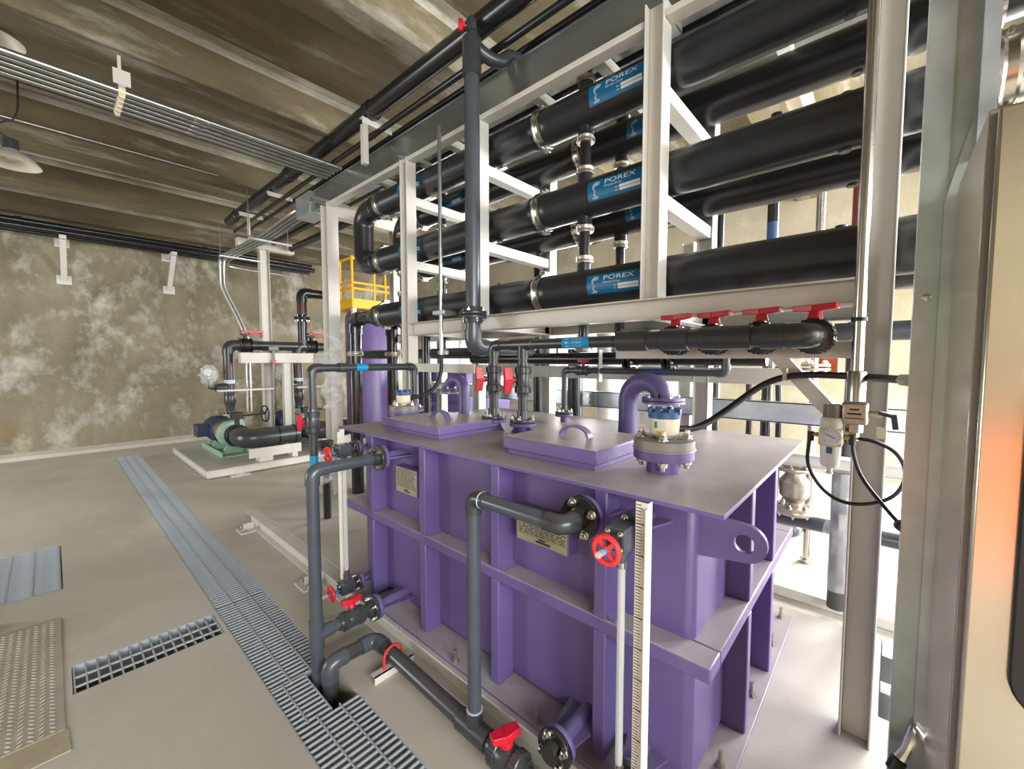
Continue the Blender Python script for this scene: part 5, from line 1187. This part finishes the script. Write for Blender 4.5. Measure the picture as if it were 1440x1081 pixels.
# stainless ball check valve and grey union on that frame
t = thing('check_valve', 'stainless flanged check valve below the filter regulator', 'valve', (3.55, 0.47, 0.56))
q = MB().lathe((3.55, 0.47, 0.58), (0, 0, 1), [(0.05, 0), (0.05, 0.05), (0.09, 0.10), (0.095, 0.20), (0.06, 0.25), (0.06, 0.30)], 26); q.build('body', 'castst', t)
flange(t, (3.55, 0.47, 0.58), (0, 0, -1), 0.12, 0.03, 'castst', 6, 0.014); flange(t, (3.55, 0.47, 0.58), (0, 0, 1), 0.12, 0.02, 'castst', 6, 0.016); flange(t, (3.55, 0.47, 0.86), (0, 0, 1), 0.115, 0.025, 'castst', 6, 0.014)
t = thing('union_valve', 'grey PVC union valve with ribbed nuts beside the tank corner', 'valve', (3.55, 0.68, 0.5))
MB().cyl((3.55, 0.68, 0.5), (3.55, 0.68, 1.05), 0.05, 18).build('pipe', 'pvc', t); ball_valve(t, (3.55, 0.68, 0.78), (0, 0, 1), 0.055, (0, 1, 0), 0.1, 'pvc', 'red', 1.5, 0.30); flange(t, (3.55, 0.68, 0.58), (0, 0, -1), 0.11, 0.025, 'pvc', 6, 0.012)
for k, (a, b_) in enumerate((((3.7, 0.62, 1.6), (3.62, 0.60, 0.62)), ((3.62, 0.80, 1.5), (3.70, 0.84, 0.55)))):
    tag(MB().tube(smooth([a, (a[0]-0.05, a[1]-0.03, 1.1), b_]), 0.022, 10).build('black_hose', 'rubber'), 'black hose hanging behind the tank corner, %s' % ('right one' if k == 0 else 'left one'), 'hose')
t = thing('stainless_flange_pair', 'stainless flange pair above the diagonal brace', 'flange', (3.9, 0.42, 1.55)); flange(t, (3.9, 0.42, 1.60), (0, 0, 1), 0.10, 0.02, 'castst', 6, 0.014); flange(t, (3.9, 0.42, 1.59), (0, 0, -1), 0.10, 0.02, 'castst', 6, 0.014)
t = thing('capped_pipe', 'grey capped pipe stub on the floor right of the near column', 'pipe', (3.4, -0.20, 0.3))
MB().lathe((3.25, -0.23, 0.52), (1, 0, 0), [(0.03, 0), (0.085, 0.008), (0.09, 0.02), (0.09, 0.35)], 26).build('stub', 'pvc', t); MB().cyl((3.45, -0.23, 0.07), (3.45, -0.23, 0.6), 0.04, 14).build('leg', 'pvc', t)
t = thing('wrapped_pipe', 'dark vertical pipe wrapped in clear plastic behind the near column', 'pipe', (3.3, 0.16, 0.07))
MB().cyl((3.3, 0.19, 0.07), (3.3, 0.19, 0.95), 0.05, 18).build('pipe', 'pvcd', t)
q = MB(); rr = random.Random(4)
for j in range(16):
    for i in range(14):
        a = 2*math.pi*i/14; r_ = 0.07*rr.uniform(0.8, 1.25); q.v.append((3.3+r_*math.cos(a), 0.19+r_*math.sin(a), 0.2+0.75*j/15))
for j in range(15):
    for i in range(14): q.f.append((j*14+i, j*14+(i+1) % 14, (j+1)*14+(i+1) % 14, (j+1)*14+i))
q.build('film_wrap', 'film', t, sharp=10)
tag(MB().box(3.95, 4.1, 0.28, 0.42, 1.55, 1.78).build('orange_sign', 'orange', bevel=0.004), 'small orange box behind the near column at eye level', 'box')

t = thing('wrapped_valve', 'black valve with a small gauge wrapped in film behind the grey riser', 'valve', (1.72, 3.95, DZ))
q = MB().lathe((1.72, 3.95, 0.62), (0, 0, 1), [(0.05, 0), (0.075, 0.02), (0.075, 0.10), (0.05, 0.13), (0.05, 0.20), (0.07, 0.22), (0.07, 0.26)], 20); q.build('body', 'rubber', t)
MB().cyl((1.72, 3.95, DZ+0.002), (1.72, 3.95, 0.62), 0.035, 14).build('pipe', 'black', t)
MB().lathe((1.66, 3.88, 0.72), (-0.7, -0.7, 0), [(0.045, 0), (0.045, 0.02)], 20).build('gauge', 'ruler', t)
MB().box(1.64, 1.69, 3.84, 3.90, 0.58, 0.62).build('handle', 'red', t)
q = MB(); rr = random.Random(8)
for j in range(10):
    for i in range(12):
        a = 2*math.pi*i/12; r_ = (0.03+0.075*math.sin(math.pi*(j+0.5)/10))*rr.uniform(0.75, 1.25); q.v.append((1.66+r_*math.cos(a), 3.88+r_*math.sin(a), 0.50+0.30*j/9))
for j in range(9):
    for i in range(12): q.f.append((j*12+i, j*12+(i+1) % 12, (j+1)*12+(i+1) % 12, (j+1)*12+i))
q.build('film_wrap', 'film', t, sharp=10)
